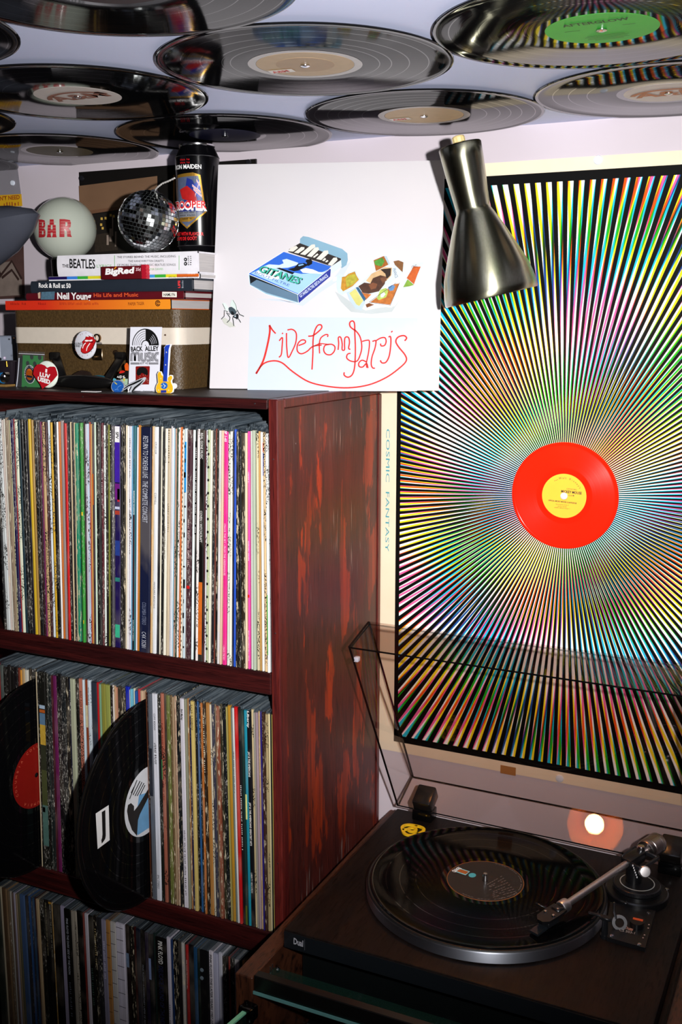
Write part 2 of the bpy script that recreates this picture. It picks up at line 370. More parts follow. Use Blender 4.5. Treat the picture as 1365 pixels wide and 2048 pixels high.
c = pm.mix(ink(.33, .05, .3, .03, .24, -4.4), c, lin('#ffe420'), 'MULTIPLY')
c = pm.mix(kk, c, lin('#060606'))
def inside(lo, hi, s): return pm.math('MULTIPLY', pm.math('GREATER_THAN', s, lo), pm.math('LESS_THAN', s, hi))
x0, x1, z0, z1 = .0303-PC.x, .5337-PC.x, -.5525-PC.z, .2802-PC.z
rin = pm.math('MULTIPLY', inside(x0, x1, X_), inside(z0, z1, Z_))
c = pm.mix(rin, lin('#050505'), c)
bo = pm.math('MULTIPLY', inside(.0235-PC.x, .5405-PC.x, X_), inside(-.5632-PC.z, .2929-PC.z, Z_))
age = pm.noise(pm.coord((14, 14, 14)), 1, 4)
c = pm.mix(bo, pm.mix(age, lin('#f3e6cf'), lin('#e6d3b6')), c)
pm.p(col=c, rough=.6, spec=.1); pm = pm.m
PO = G().box((-.0105, DW-.0012, -.5802), (.5745, DW-.0002, .3103)).out('rays_poster', pm, at=(PC.x, DW-.0007, PC.z))
tag(PO, 'large black poster with thin rainbow rays bursting from a red record', 'poster')
pw = PL((0, DW-.0012, 0), (1, 0, 0), (0, 0, 1))
tq = mat('#3f9fb0', .5)
text('COSMIC  FANTASY', PL((0, DW-.0012, 0), (0, 0, -1), (1, 0, 0)), .066, .0065, .0062, PO, tq, off=.0003, wid=.19)
TACKM = mat('#dfe6f4', .3)
for i, (px_, py_) in enumerate(((1197, 320), (1120, 1557))):
    q = P(px_, py_, 'y', DW-.0012); M = Matrix.Translation(q) @ Matrix.Rotation(math.pi/2, 4, 'X')
    o = G().lathe([(0, .0022), (.0034, .0021), (.0055, .0014), (.006, 0), (0, 0)], 24, M).out('wall_tack', TACKM, at=q, smooth=40)
    tag(o, ('round white tack holding the upper margin of the rays poster', 'round white tack on the lower margin of the rays poster, behind the clear lid')[i], 'tack', 'tacks holding the rays poster')
q = P(1017, 1540, 'y', DW-.0012)
o = G().box((q.x-.012, DW-.0018, q.z-.007), (q.x+.012, DW-.0013, q.z+.006)).out('tape_piece', mat('#a9743f', .5), at=q); tag(o, 'brown tape piece on the lower margin of the rays poster', 'tape')
rc = V((.282, DW-.0032, -.1487)); M = Matrix.Translation(rc) @ Matrix.Rotation(math.pi/2, 4, 'X')
RR = disc('small_record', .0762, M, (.93,), .0318, .0022, VRED, vinylmat('red_run_out', '#e2200c', .14, 0, 0)); tag(RR, 'small translucent red record with yellow label at the hub of the rays poster', 'record')
YEL = mat('#f0bd38', .5, var=.06)
G().lathe([(.0034, .00125), (.0316, .00125), (.0316, .001)], 64, M).out('label', YEL, RR)
rp = PL((rc.x, rc.y-.00125, rc.z), (1, 0, 0), (0, 0, 1)); NAVY = mat('#101a2a', .5)
def rt(s, a, b, h, **k): textpx(s, rp, (1060+a[0]/9.75, 920+a[1]/9.75), (1060+b[0]/9.75, 920+b[1]/9.75), h/9.75, RR, NAVY, **k)
rt('OFFICIAL', (722, 573), (925, 592), 26); rt('MICKEY MOUSE', (615, 632), (1015, 672), 50, bold=.03); rt('CLUB', (752, 700), (872, 708), 26, bold=.02)
rt('OFFICIAL MICKEY MOUSE CLUB PLEDGE', (365, 796), (918, 856), 26, bold=.03)
rt('featuring the voices of', (512, 866), (765, 890), 20); rt('MICKEY MOUSE', (550, 908), (722, 922), 18); rt(22, (485, 932), (785, 960), 18)
rt('from', (486, 415), (556, 388), 20)
for s, t0 in (('W', 104), ('a', 95), ('l', 90), ('t', 86), ('D', 72), ('i', 65), ('s', 59), ('n', 52), ('e', 45), ('y', 38), ("'s", 31)):
    a = math.radians(t0); text(s, rp, .0245*math.cos(a), .0245*math.sin(a), .0028, RR, NAVY, ang=a-math.pi/2, align='c')
G().lathe([(0, .0042), (.003, .004), (.0048, .003), (.0052, .0013), (0, .0013)], 20, M).out('push_pin', mat('#dcdde6', .3), RR, smooth=40)
# ---------------------------------------------------------------- framed picture and left poster on the wall, behind the shelf things
y_ = DW-.004; a, b = P(158, 345, 'y', y_), P(512, 317, 'y', y_); PX0, PX1, PZ1 = a.x, b.x, .339
PF = empty('wall_picture', ((PX0+PX1)/2, DW, .12)); tag(PF, 'dark wall picture with black edges and a brown scene, behind the mirror ball', 'picture')
zb = .075
G().box((PX0, DW-.004, zb), (PX1, DW-.0005, PZ1)).out('backing', mat('#12100f', .4), PF)
zt = P(160, 372, 'y', y_).z
fp = PL((0, DW-.004, 0), (1, 0, 0), (0, 0, 1))
sk = NT('sepia_scene'); f1 = sk.noise(sk.coord((9, 9, 14)), 1, 5); sk.p(col=sk.mix(f1, lin('#5e4432'), lin('#8a6a50')), rough=.5); sk = sk.m
flat(fp, [(158, 372), (315, 352), (315, 402), (160, 424)], sk, PF, 'picture_sky')
flat(fp, [(160, 424), (315, 402), (315, 408), (160, 431)], mat('#6a4a36', .5), PF, 'picture_horizon', off=.0003)
flat(fp, [(172, 431), (315, 412), (315, 520), (172, 520)], mat('#1b1714', .5), PF, 'picture_street')
flat(fp, [(190, 470), (236, 462), (236, 500), (190, 505)], mat('#2e261f', .5, var=.4, scale=200), PF, 'picture_house', off=.0004)
LIT = mat('#c9a44c', .5); g = G()
for x, y in ((204, 437), (212, 436), (203, 449), (206, 456), (228, 432), (222, 430)): g.prism(fp.pts([(x-2, y-2), (x+2, y-2), (x+2, y+3), (x-2, y+3)]), .0001, fp.M, .0006)
g.out('print_shape', LIT, PF)
g = G()
for x, y, w_, h_ in ((222, 470, 5, 26), (226, 452, 2, 40), (216, 480, 4, 20), (232, 478, 3, 30)): g.prism(fp.pts([(x-w_/2, y-h_/2), (x+w_/2, y-h_/2), (x+w_/2, y+h_/2), (x-w_/2, y+h_/2)]), .0001, fp.M, .0006)
g.out('print_shape', mat('#8f7f74', .5), PF)
flat(fp, [(347, 350), (350, 350), (350, 420), (347, 420)], mat('#b07a3c', .5), PF, 'picture_edge', off=.0004)
for x, y in ((166, 357), (500, 325)):
    q = P(x, y, 'y', DW-.004); M = Matrix.Translation(q) @ Matrix.Rotation(math.pi/2, 4, 'X'); G().lathe([(0, .006), (.004, .0055), (.0045, .003), (.0025, .0015), (.0025, 0), (0, 0)], 16, M).out('push_pin', mat('#1c1c20', .2), PF, smooth=40)
wp = PL((0, DW-.001, 0), (1, 0, 0), (0, 0, 1))
pr_ = [P(x, y, 'y', DW) for x, y in ((36, 338), (42, 385), (46, 470), (48, 560), (50, 598))]
WPO = empty('wall_poster', (-.76, DW, .15)); tag(WPO, 'wall poster with a yellow banner and sketched house, partly hidden by the grey lamp shade', 'poster')
prof = [(q.x, q.z) for q in pr_]; M = Matrix(((1, 0, 0, 0), (0, 0, -1, DW-.0002), (0, 1, 0, 0), (0, 0, 0, 1)))
G().prism([(-.86, prof[0][1])]+prof+[(-.86, prof[-1][1])], .0008, M).out('poster_sheet', mat('#8b878f', .45, var=.12, scale=12), WPO)
flat(wp, [(-30, 392), (43, 388), (45, 412), (-30, 416)], mat('#d6a41c', .5), WPO, 'banner')
textpx("DON'T NEED", wp, (-14, 402), (40, 398), 8, WPO, mat('#9c4a1c', .5), bold=.03); textpx(7, wp, (8, 413), (38, 411), 8, WPO, mat('#9c4a1c', .5), bold=.03)
flat(wp, [(-40, 470), (47, 468), (50, 596), (-40, 600)], mat('#4d3733', .5, var=.35, scale=40), WPO, 'picture_scene')
flat(wp, [(-20, 530), (24, 522), (44, 556), (44, 590), (-20, 594)], mat('#7c6e66', .5, var=.3, scale=60), WPO, 'picture_house', off=.0004)
strokes(wp, [[(-5, 560), (24, 522), (44, 558)], [(4, 556), (24, 540), (38, 560)], [(-20, 560), (2, 545)]], 4, mat('#33231f', .5), WPO, off=.0006, smooth=1)
G().lathe([(0, .003), (.004, .0025), (.0045, 0), (0, 0)], 16, Matrix.Translation(P(26, 366, 'y', DW-.001)) @ Matrix.Rotation(math.pi/2, 4, 'X')).out('tack', TACKM, WPO, smooth=40)
# ---------------------------------------------------------------- record sleeves, each with its clear outer sleeve
def jacketmat(kind):
    t = NT('jacket_'+kind); oi = t.n('ShaderNodeObjectInfo'); base = oi.outputs['Color']
    st = t.noise(t.coord((500, 500, 9), rnd=True), 1, 3, .6); fine = t.noise(t.coord((1300, 1300, 170), rnd=True), 1, 2, .6); lowz = t.noise(t.coord((30, 30, 16), rnd=True), 1, 3)
    c = t.mix(t.step(st, .3, .75), base, t.mix(.35, base, (.02, .015, .012)))
    c = t.mix(t.math('MULTIPLY', t.step(lowz, .5, .7), .35), c, t.mix(.5, base, lin('#a89c8c')))
    if kind == 'flecked':
        c = t.mix(t.math('MULTIPLY', t.step(fine, .60, .66), t.step(lowz, .40, .55)), c, lin('#dcd6cc'))
    if kind == 'inked':
        let = t.noise(t.coord((900, 900, 420), rnd=True), 1, 1)
        band = t.noise(t.coord((60, 60, 22), rnd=True), 1, 1)
        c = t.mix(t.math('MULTIPLY', t.step(let, .52, .58), t.step(band, .5, .53)), c, lin('#1a1512'))
    if kind == 'torn':
        tn = t.noise(t.coord((420, 420, 60), rnd=True), 1, 5, .7)
        c = t.mix(t.math('MULTIPLY', t.step(tn, .56, .60), .8), c, lin('#d8c9ac'))
    t.p(col=c, rough=.42, spec=.35); return t.m
JK = {k[0]: jacketmat(k) for k in ('plain', 'flecked', 'inked', 'torn')}
ps = NT('clear_sleeve_plastic'); _n = ps.noise(ps.coord((60, 8, 60), rnd=True), 1, 3)
_oi = ps.n('ShaderNodeObjectInfo'); _s = ps.noise(ps.coord((900, 14, 300), rnd=True), 1, 3, .6); _r = ps.math('MULTIPLY', _oi.outputs['Random'], .8); ps.p(col=ps.mix(ps.step(_s, .45, .7), ps.mix(_r, lin('#20272e'), lin('#5b6873')), lin('#8d98a0')), rough=.2, spec=.6, alpha=ps.math('ADD', .3, ps.math('MULTIPLY', _n, .4))); ps.bump(_n, .4, .003); ps = ps.m
ps.blend_method = 'BLEND' if hasattr(ps, 'blend_method') else None
CN = {}
def cname(h, kind):
    r, g, b = [int(h[i:i+2], 16)/255 for i in (1, 3, 5)]; mx, mn = max(r, g, b), min(r, g, b); l, s = (mx+mn)/2, (mx-mn)
    if mx < .17: n = 'black'
    elif s < .07: n = 'charcoal' if l < .3 else 'grey' if l < .6 else 'pale grey' if l < .85 else 'white'
    else:
        hh = (60*((g-b)/s % 6) if mx == r else 60*((b-r)/s+2) if mx == g else 60*((r-g)/s+4)) % 360
        base = 'red' if hh < 14 or hh > 346 else 'orange' if hh < 33 else 'ochre' if hh < 46 else 'yellow' if hh < 64 else 'olive' if hh < 80 else 'green' if hh < 160 else 'teal' if hh < 186 else 'blue' if hh < 246 else 'purple' if hh < 290 else 'pink' if hh < 346 else 'red'
        if base in ('orange', 'ochre', 'yellow') and l > .72: base = 'cream'
        elif base in ('orange', 'ochre', 'yellow', 'red') and s < .35 and l < .72: base = 'brown' if l < .42 else 'tan'
        if l > .8 and base not in ('cream',): base = 'pale '+base
        elif l < .24 and base not in ('brown',): base = 'dark '+base
        n = base
    return n
_O1 = 'first second third fourth fifth sixth seventh eighth ninth tenth eleventh twelfth thirteenth fourteenth fifteenth sixteenth seventeenth eighteenth nineteenth'.split()
_T = ['', '', 'twenty', 'thirty', 'forty', 'fifty', 'sixty', 'seventy', 'eighty', 'ninety']; _TO = ['', '', 'twentieth', 'thirtieth', 'fortieth', 'fiftieth', 'sixtieth', 'seventieth', 'eightieth', 'ninetieth']
def ordinal(n):
    if n >= 100: return 'hundredth' if n == 100 else 'hundred-and-'+ordinal(n-100)
    if n < 20: return _O1[n-1]
    return _TO[n//10] if n % 10 == 0 else _T[n//10]+'-'+_O1[n % 10-1]
KW = {'p': 'plain', 'f': 'white flecked', 'i': 'printed', 't': 'worn torn-edged'}
SHELFW = ['upper row', 'middle row', 'lower row']
SL = {}
def interp(x, tab):
    for (a, b), (c, d) in zip(tab, tab[1:]):
        if x <= c: return b+(d-b)*max(0, (x-a))/(c-a)
    return tab[-1][1]
def row(ri, start, spec, yref, zb, lean, hgt=.314, skip=()):
    """spec: right-hand spine edge, colour and kind of every sleeve, read along the line yref"""
    items = []; px = start
    for tok in spec.split():
        e, cc, k = tok.split(':'); items.append((px, float(e), '#'+cc, k)); px = float(e)
    n = len(items)
    for i, (a, b, cc, k) in enumerate(items):
        if k == 'x': continue
        pa, pb = P(a, yref+(0), 'y', .0), P(b, yref, 'y', .0); xa, xb = pa.x+.0004, pb.x-.0003
        if xb-xa < .0008: xb = xa+.0008
        dx = interp(xa, lean); zmid = (pa.z-zb)/hgt
        h = hgt+random.uniform(-.003, .001); y0 = random.uniform(.0008, .0035); y0 = .0006 if b-a > 12 else y0
        def X(x, z, dx=dx, zmid=zmid): return x+dx*(zmid-(z-zb)/hgt)
        z0, z1 = zb+.0004, zb+h; hw = (xb-xa); e = min(hw*.28, .0009)
        g = G(); vs = []
        for (z, ins) in ((z0, 0), (z1, 0)):
            for (x, y) in ((xa, y0+e), (xa+e, y0), (xb-e, y0), (xb, y0+e), (xb, .312), (xa, .312)): vs.append((X(x, z), y, z))
        g._add(vs, [(0, 1, 2, 3, 4, 5)[::-1], (6, 7, 8, 9, 10, 11)]+[(j, (j+1) % 6, 6+(j+1) % 6, 6+j) for j in range(6)])
        o = g.out('record_sleeve', JK[k], at=(X((xa+xb)/2, zb), .156, zb)); o.color = (*lin(cc), 1)
        c = cname(cc, k); th = 'thick ' if b-a > 9.5 else 'thin ' if b-a < 3.6 else ''
        nn = n-i
        tag(o, f'{th}{KW[k]} {c} record sleeve spine, {ordinal(nn)} from the side post, {SHELFW[ri]}', 'record sleeve', ('record sleeves on the top shelf', 'record sleeves on the middle shelf', 'record sleeves on the bottom shelf')[ri])
        SL[(ri, i)] = (o, X, xa, xb, y0, z0, z1)
        # clear outer sleeve: two soft leaves standing a little above the jacket
        up_ = random.uniform(.004, .0125) if ri == 0 else random.uniform(.002, .006) if ri == 1 else random.uniform(.0008, .003)
        fr = random.uniform(.004, .014); lx = .0006*math.sin(i*.35) if ri < 2 else 0.
        t0, t1 = z1+.0002, z1+up_; q = min(.0003, hw*.2); yb = .312; g = G(); ng = 4
        for xx, sg in ((xa+q, 1), (xb-q-.0002, 1)):
            vs = []
            for j in range(ng+1):
                y = y0+.001+(yb-y0)*j/ng; wv = .00012*math.sin(i*.9+j*1.7)
                f0 = fr if j == 0 else 0
                vs += [(X(xx, t0), y, t0), (X(xx, t1)+lx+wv, y+f0*.3, t1-f0*.12), (X(xx, t0)+.0002, y, t0), (X(xx, t1)+lx+wv+.0002, y+f0*.3, t1-f0*.12)]
            fs = []
            for j in range(ng): A = 4*j; fs += [(A, A+4, A+5, A+1), (A+2, A+3, A+7, A+6), (A+1, A+5, A+7, A+3)]
            g._add(vs, fs+[(0, 1, 3, 2)])
        g._add([(X(xa+q, t0), y0+.002, t0+.0006), (X(xb-q, t0), y0+.002, t0+.0006), (X(xb-q, t0), yb, t0+.0006), (X(xa+q, t0), yb, t0+.0006)], [(0, 1, 2, 3)])
        g.out('outer_sleeve', ps, o, recalc=False)
R1 = '''4:dfe4e4:i 7:cfc0b8:t 10:d8d2c6:p 13:9c8670:t 16:8a7560:t 19:a08c72:p 22:c9caa0:i 28:17124a:f 30:a41a20:p 35.5:e9ecd2:i 41:14323e:p 47:0c1014:f 51.5:0e0f10:f 56.5:15101e:p 61.5:d9b321:p 66.5:a8823e:p 74:121214:f 78:360a10:f 81:141a33:f 83.5:7d2658:p 89:c9a777:i 93.5:3a0f14:f 98.5:dfe9f2:i 100.5:0b0b0b:p 104.8:d8a81e:i 111.5:08080a:f 115.5:f4f2f0:p 119.5:c96a1e:p 126:a79a99:p 128.5:6e0c12:p 133.5:d8161a:p 137:0c0a0a:f 140:140a10:p 142.5:d9c49c:p 146.5:0e0d10:f 148.5:d8c8a0:p 154.6:1f8a68:t 159:0f3a22:p 164.5:3a9a3a:f 167.5:241018:p 173:d6d0da:i 175.8:c3d6ea:i 178.5:b4442e:p 182.3:c58f46:p 186:2c1828:p 190:cfe2cc:p 196.8:0c0f0e:f 200:232428:p 204.2:5a1626:f 208.6:e8efe8:i 213:0c0c0c:f 216:7e8030:p 221:0e0f14:f 226:56525a:f 238:1d1050:p 243.2:0f0d0d:f 247.6:1a140c:t 252.6:ead9bc:p 256:f2eeea:p 261:ddd6e2:i 263.4:6aa6c8:p 265.6:5a1a20:p 270:2c6a74:p 274:e6e4ee:p 277:c8782a:p 280:dfa02c:p 301:0f1838:p 303.5:d7a05e:t 306:e2c9a0:t 313.6:f0f1f4:p 318:101016:p 322.2:ece5cf:p 326.6:0a0a0a:f 332.3:f1ebda:p 338.5:cfbca0:p 341.5:d8d1d6:p 345.8:e1e6ee:p 348:9cc8dc:p 351.4:b98f78:i 354.2:2e4a36:f 357.5:ece4e0:i 361.2:d26a24:p 365:e9e2d2:p 371:cfdfe6:p 374:8a6a62:p 382:43222c:f 387.4:e6f2f0:p 392:0c0c0c:p 397.6:efe3e0:i 407.6:060606:p 410.5:4a2028:p 413.3:eeeaf0:i 418.8:b6c39a:t 423:f2ead6:p 428.7:10141e:f 431.5:7a3a2c:p 434:14100e:t 440.2:d4cfd0:t 445:dcbca0:p 453:ee2c8c:p 458.2:d8ded2:i 463.6:f2ebda:i 466:1a2040:p 470.4:2254c8:p 476:1a1614:t 481:0b1216:f 488.4:2a1f14:t 493:e4cfae:p 497.8:ea4aa4:p 503:c9d2c6:p 509:aebaa6:p 514.5:d6c8a4:i 518:c69a58:p 523.2:f4f0ea:p 529.6:e0bf90:i 535.2:eef0ee:i 537.2:10263c:p'''
R2 = '''3:a0121c:p 9:46504e:p 15:161412:f 22:1c1918:f 30:12100f:f 38:141013:f 42:6c2a1c:p 46:d08a1e:p 52:c0a070:p 58:d8d2c2:p 63:3c342a:t 67.5:141414:f 71.5:000000:x 74.5:d0bf9e:p 79:0c0d0c:f 92.5:12130f:f 97:27302e:f 103:1e2526:f 106:4a1420:p 113:6c1c56:p 123:0f0d12:f 131.5:1c2023:f 137:15120f:t 141:1e2233:f 150:b4b89c:p 157:0d0e0d:f 166:c87660:i 170:cfe0ea:p 176:8c3c1c:p 182:d3dfe8:i 194:2c3440:p 198.5:b81018:p 203:7aa482:p 212:8c8a3c:p 221:9aa050:p 223.5:201c16:f 228:d9cfc8:i 232:c6a078:p 235:c98e72:p 243:2a221a:t 250:15120f:t 258:1226a8:p 261:d0d4d0:t 266:6cb4cc:p 270:c8c6b0:i 275:1c56a0:p 280:b83a44:p 286.5:c9a98a:p 290.5:000000:x 293:8a4a2c:p 296:2a1512:f 304:5c626c:p 314:dfe0ea:p 320:101410:f 327:a8604c:i 331:34241c:p 338:6c7238:t 343:6e5638:t 347:a58a6c:p 351.5:b8947c:t 358:0c1216:t 367.6:e2dce6:p 372.6:90907a:p 376:a27448:t 380:161440:f 387.2:d6bd70:p 391.5:0e0c0c:f 397:2a5c90:p 400.5:10141c:f 405:b86a2c:t 410:2a1c12:t 418:b47c3e:p 422:d2c8b2:i 427.5:39394a:t 431.2:7c6a54:p 437.5:8a4a34:t 443.2:2e2c1c:t 451:0b1216:f 454.2:a89c58:p 460.5:b98726:p 464:6c7c76:p 468:d8dada:p 474.2:c6141a:p 480.5:0e161a:p 485.8:14302c:p 492:1b90a8:p 500:0a0c14:p 505.2:cbb88c:i 509:9a948c:p 514.5:a08a94:p 518.6:c8a878:t 522.5:2a2072:p 527.8:3a2218:t 533.6:a8946c:i 538:e2d2a4:p 541:1f2a26:p 543.9:dcc060:p'''
R3 = '''4:2a302a:p 8:b0a48c:p 16:5a4430:p 19:80664a:p 23:6c5a46:f 27:a8a49c:p 31:5a4640:p 35:a8a0b2:p 39:8c7a62:p 43:5e5a44:p 53:46608a:p 57:2a2a30:p 60:3c3230:f 63.5:2c4c7c:p 67.5:2e2e3a:f 71:26405c:p 74:3a1a18:p 80:b69c78:p 88:14140f:f 98:0a0a0a:p 105:0b0a09:p 108:b08a4c:t 121:050505:p 130.2:a49cb8:p 143:060606:p 149:948c80:p 155:a89e90:i 166:070707:p 169:7a2a24:p 176:c6c0cc:p 186:08090a:p 193:14100c:t 202:222226:f 212:8c88a0:p 220.6:b07c42:p 232:c4c0be:p 248.6:d4cede:p 256:180c0c:p 265:15120e:t 271:3a0e0e:p 280:101628:p 288:0c0a0a:p 295:1c1430:p 304:101218:p 310:1a2a26:p 331:070707:p 338:d2ccda:p 344:1c3666:p 353:0c0c0c:t 361:1c1a1c:p 366.6:b8b4b0:t 369.5:0a0a0a:p 375:a82424:p 385:0a0c12:p 392:1c4c74:p 398:12201c:p 415:0a0c10:p 424.2:ded8e2:p 434:bcbcd4:p 441.6:d0d0dc:p 449:0a0a0a:f 453:101010:p 458:8a1414:p 466:101214:f 476:9c9aa0:t 482:0a0c12:p 488:9c6a2c:t'''
row(0, -9, '-4:17181a:f '+R1, 940, Z1, ((-.47, -.004), (-.40, -.007), (-.3, -.012), (-.2, -.0165), (-.085, -.011), (-.016, -.0005)))
row(1, -10, '-5:7c2020:p '+R2, 1480, Z2, ((-.47, -.01), (-.40, -.008), (-.155, -.002), (-.07, .003), (-.016, 0)))
row(2, -8, R3, 1900, -1.0955, ((-.5, 0), (0, 0)))
def spine(ri, px_):
    """the sleeve whose spine covers a pixel column of its row's reference line"""
    yr = (940, 1480, 1900)[ri]; x = P(px_, yr, 'y', 0).x
    return min((v for (r, i), v in SL.items() if r == ri), key=lambda v: abs((v[2]+v[3])/2-x))
def spine_text(ri, px_, body, ya, yb, col, frac=.62, bold=0., shift=0.):
    """lettering reading down a spine between two picture heights"""
    o, X, xa, xb, y0, z0, z1 = spine(ri, px_); xm = (xa+xb)/2; za, zc = P(px_, ya, 'y', 0).z, P(px_, yb, 'y', 0).z; wd = (xb-xa)
    h = wd*frac; cx = xm-h/2+shift*wd; k = (X(xm, za)-X(xm, zc))/(za-zc)
    pl = PL((0, y0, 0), (-k, 0, -1), (1, 0, -k)); p = V((X(cx, za), y0, za))-pl.o
    text(body, pl, p.dot(pl.ex), p.dot(pl.ey), h, o, mat(col, .5), wid=za-zc, bold=bold, off=.0003)
def spine_patch(ri, px_, ya, yb, col, name='print_shape', f0=0.08, f1=.92):
    o, X, xa, xb, y0, z0, z1 = spine(ri, px_); za, zc = min(z1-.0005, P(px_, ya, 'y', 0).z), max(z0+.0005, P(px_, yb, 'y', 0).z); a, b = xa+(xb-xa)*f0, xa+(xb-xa)*f1
    if za <= zc: return
    g = G(); g._add([(X(a, za), y0-.00025, za), (X(b, za), y0-.00025, za), (X(b, zc), y0-.00025, zc), (X(a, zc), y0-.00025, zc)], [(0, 1, 2, 3)]); g.out(name, mat(col, .5, var=.25, scale=150), o)
SV, WH, DK, RD = '#b9bcc8', '#e8e6e2', '#15120f', '#b02a2a'
spine_text(0, 290, 'RETURN TO FOREVER LIVE   THE COMPLETE CONCERT', 872, 1045, SV, .5); spine_text(0, 290, 'COLUMBIA STEREO', 1205, 1250, '#6f7690', .4); spine_text(0, 290, 'C4X 35281', 1264, 1296, SV, .42)
spine_text(0, 402, 'REAL GONE MUSIC', 866, 918, WH, .5); spine_text(0, 402, 'COVEN \u2022 WITCHCRAFT', 1022, 1085, WH, .5); spine_patch(0, 402, 1165, 1310, '#c8641c')
spine_text(0, 449, 'SP 1-65', 862, 884, '#ffd9ea', .6, .03); spine_text(0, 449, 'CRACK THE SKY \u2022 FROM THE GREENHOUSE', 1048, 1152, '#f4c0d8', .5); spine_text(0, 449, '\u2022 CRACK THE SKY', 1292, 1322, '#f4c0d8', .5)
spine_text(0, 495, 'CREAM 2/', 944, 966, '#ffe2f2', .62); spine_text(0, 495, 'DISRAELI GEARS', 1083, 1122, '#ffe2f2', .55); spine_text(0, 495, 'RSO RECORDS RS-1-3010', 1262, 1322, '#ffe2f2', .5); spine_patch(0, 495, 1190, 1196, '#c81818')
spine_text(0, 309, 'CFU01228', 884, 908, DK, .45); spine_text(0, 309, 'CORYELL', 986, 1010, DK, .5); spine_text(0, 309, 'VANGUARD APOSTOLIC', 1164, 1218, DK, .45)
spine_text(0, 329, 'VSD \u2022 79329', 897, 926, DK, .5); spine_text(0, 329, 'LARRY CORYELL \u2022 SPACES', 1054, 1118, DK, .5); spine_text(0, 335, 15, 860, 926, '#5a4a38', .45); spine_text(0, 335, 'LARRY CORYELL', 1008, 1066, '#5a4a38', .45)
spine_text(0, 268, 'RETURN TO FOREVER', 918, 968, DK, .55); spine_text(0, 268, 'ROMANTIC WARRIOR', 982, 1030, WH, .55, .02); spine_text(0, 268, 'COLUMBIA STEREO', 1240, 1282, WH, .5)
spine_patch(0, 268, 1030, 1240, '#3c1a18'); spine_patch(0, 268, 1238, 1300, '#1a0f10')
spine_text(0, 259, 26, 877, 955, DK, .5); spine_text(0, 259, 'RETURN TO FOREVER', 1022, 1110, DK, .45)
spine_patch(0, 232, 853, 885, '#ece8ec'); spine_text(0, 232, 'SPV', 864, 878, DK, .5, .03); spine_patch(0, 232, 885, 965, '#3c1c98', f0=.05); spine_patch(0, 232, 968, 1000, '#6a1878'); spine_patch(0, 232, 978, 1004, '#c02030', f0=.5); spine_patch(0, 232, 1014, 1019, '#c4c8e0'); spine_patch(0, 232, 1022, 1030, '#a83a2a'); spine_patch(0, 232, 1082, 1112, '#243a86', f0=.1); spine_patch(0, 232, 1156, 1164, '#2a7a70'); spine_patch(0, 232, 1250, 1276, '#38b088')
spine_text(0, 218, 20, 966, 1020, WH, .5); spine_text(0, 202, 21, 938, 1010, '#d8c2c8', .5); spine_text(0, 219, 7, 862, 890, WH, .5)
spine_patch(0, 161, 1024, 1031, '#e8c22a', f0=.35); spine_patch(0, 161, 1240, 1247, '#e8c22a', f0=.4, f1=.7); spine_patch(0, 184, 948, 1010, '#c8641e')
for y in range(858, 1330, 9): spine_patch(0, 363.2, y, y+4.5, '#12110e', f0=.1 if (y//9) % 2 else .5, f1=.55 if (y//9) % 2 else .95)
for y in range(880, 1310, 31): spine_patch(0, 368, y+(y*7) % 13, y+8+(y*5) % 12, '#121214', f0=(y % 3)*.12, f1=.5+(y % 5)*.1)
spine_patch(0, 368, 884, 985, '#1a86cc', f0=.2); spine_patch(0, 389.6, 883, 1070, '#0b0b0b', f0=.02, f1=.98); spine_text(0, 389.6, 53, 896, 1066, WH, .5)
spine_patch(0, 378, 1172, 1178, '#c81818'); spine_text(0, 378, 31, 1040, 1130, '#c9a8a8', .5)
for y in range(880, 1330, 26): spine_patch(0, 416, y, y+5, '#15140f', f0=.1, f1=.9)
spine_patch(0, 526.5, 906, 952, '#2a48a8', f0=0, f1=.2); spine_patch(0, 526.5, 886, 905, '#b82020', f0=0, f1=.2); spine_text(0, 526.5, 22, 878, 940, DK, .5); spine_patch(0, 532, 1190, 1310, '#4c9a3a', f0=.1, f1=.5)
spine_text(1, 309, 'OM 40000', 1428, 1461, '#3a3a40', .4); spine_text(1, 309, 14, 1487, 1528, DK, .5); spine_text(1, 309, 'EPIC STEREO', 1749, 1776, DK, .45)
spine_patch(1, 300, 1497, 1592, '#1a1e28'); spine_text(1, 324, 46, 1448, 1600, '#6a1812', .45)
spine_text(1, 363, 'Bob Marley', 1420, 1442, DK, .45, .03); spine_text(1, 363, 38, 1662, 1790, '#3a343c', .35)
spine_text(1, 383.5, 'SOS U0800', 1410, 1461, '#2a2418', .6); spine_text(1, 397, '', 1, 2, DK) if False else None
spine_text(1, 497, 'Liberty', 1424, 1457, WH, .5, .03); spine_text(1, 497, 'JAY & THE AMERICANS', 1505, 1555, WH, .5, .02); spine_text(1, 497, "JAY & THE AMERICANS GREATEST HITS", 1606, 1692, WH, .5, .02); spine_text(1, 497, 'LIBERTY RECORDS', 1746, 1786, WH, .45)
spine_text(1, 466, 37, 1504, 1586, DK, .55); spine_text(1, 477.4, 36, 1572, 1700, WH, .4)
spine_patch(1, 489, 1590, 1640, '#d8dc8a', f0=.0, f1=.6); spine_patch(1, 483, 1810, 1848, '#5c6420', f0=.2, f1=1.); spine_text(1, 408, 27, 1432, 1545, '#dcd2b8', .5)
spine_patch(1, 86, 1411, 1418, '#a8bcd0'); spine_patch(1, 86, 1420, 1426, '#b85a20'); spine_patch(1, 86, 1427, 1450, '#5d7c98'); spine_patch(1, 86, 1450, 1490, '#c9a43c'); spine_patch(1, 86, 1490, 1540, '#2a3424'); spine_patch(1, 86, 1540, 1610, '#46502e'); spine_patch(1, 86, 1610, 1690, '#54766e'); spine_patch(1, 86, 1614, 1624, '#b8501c', f0=.1, f1=.5)
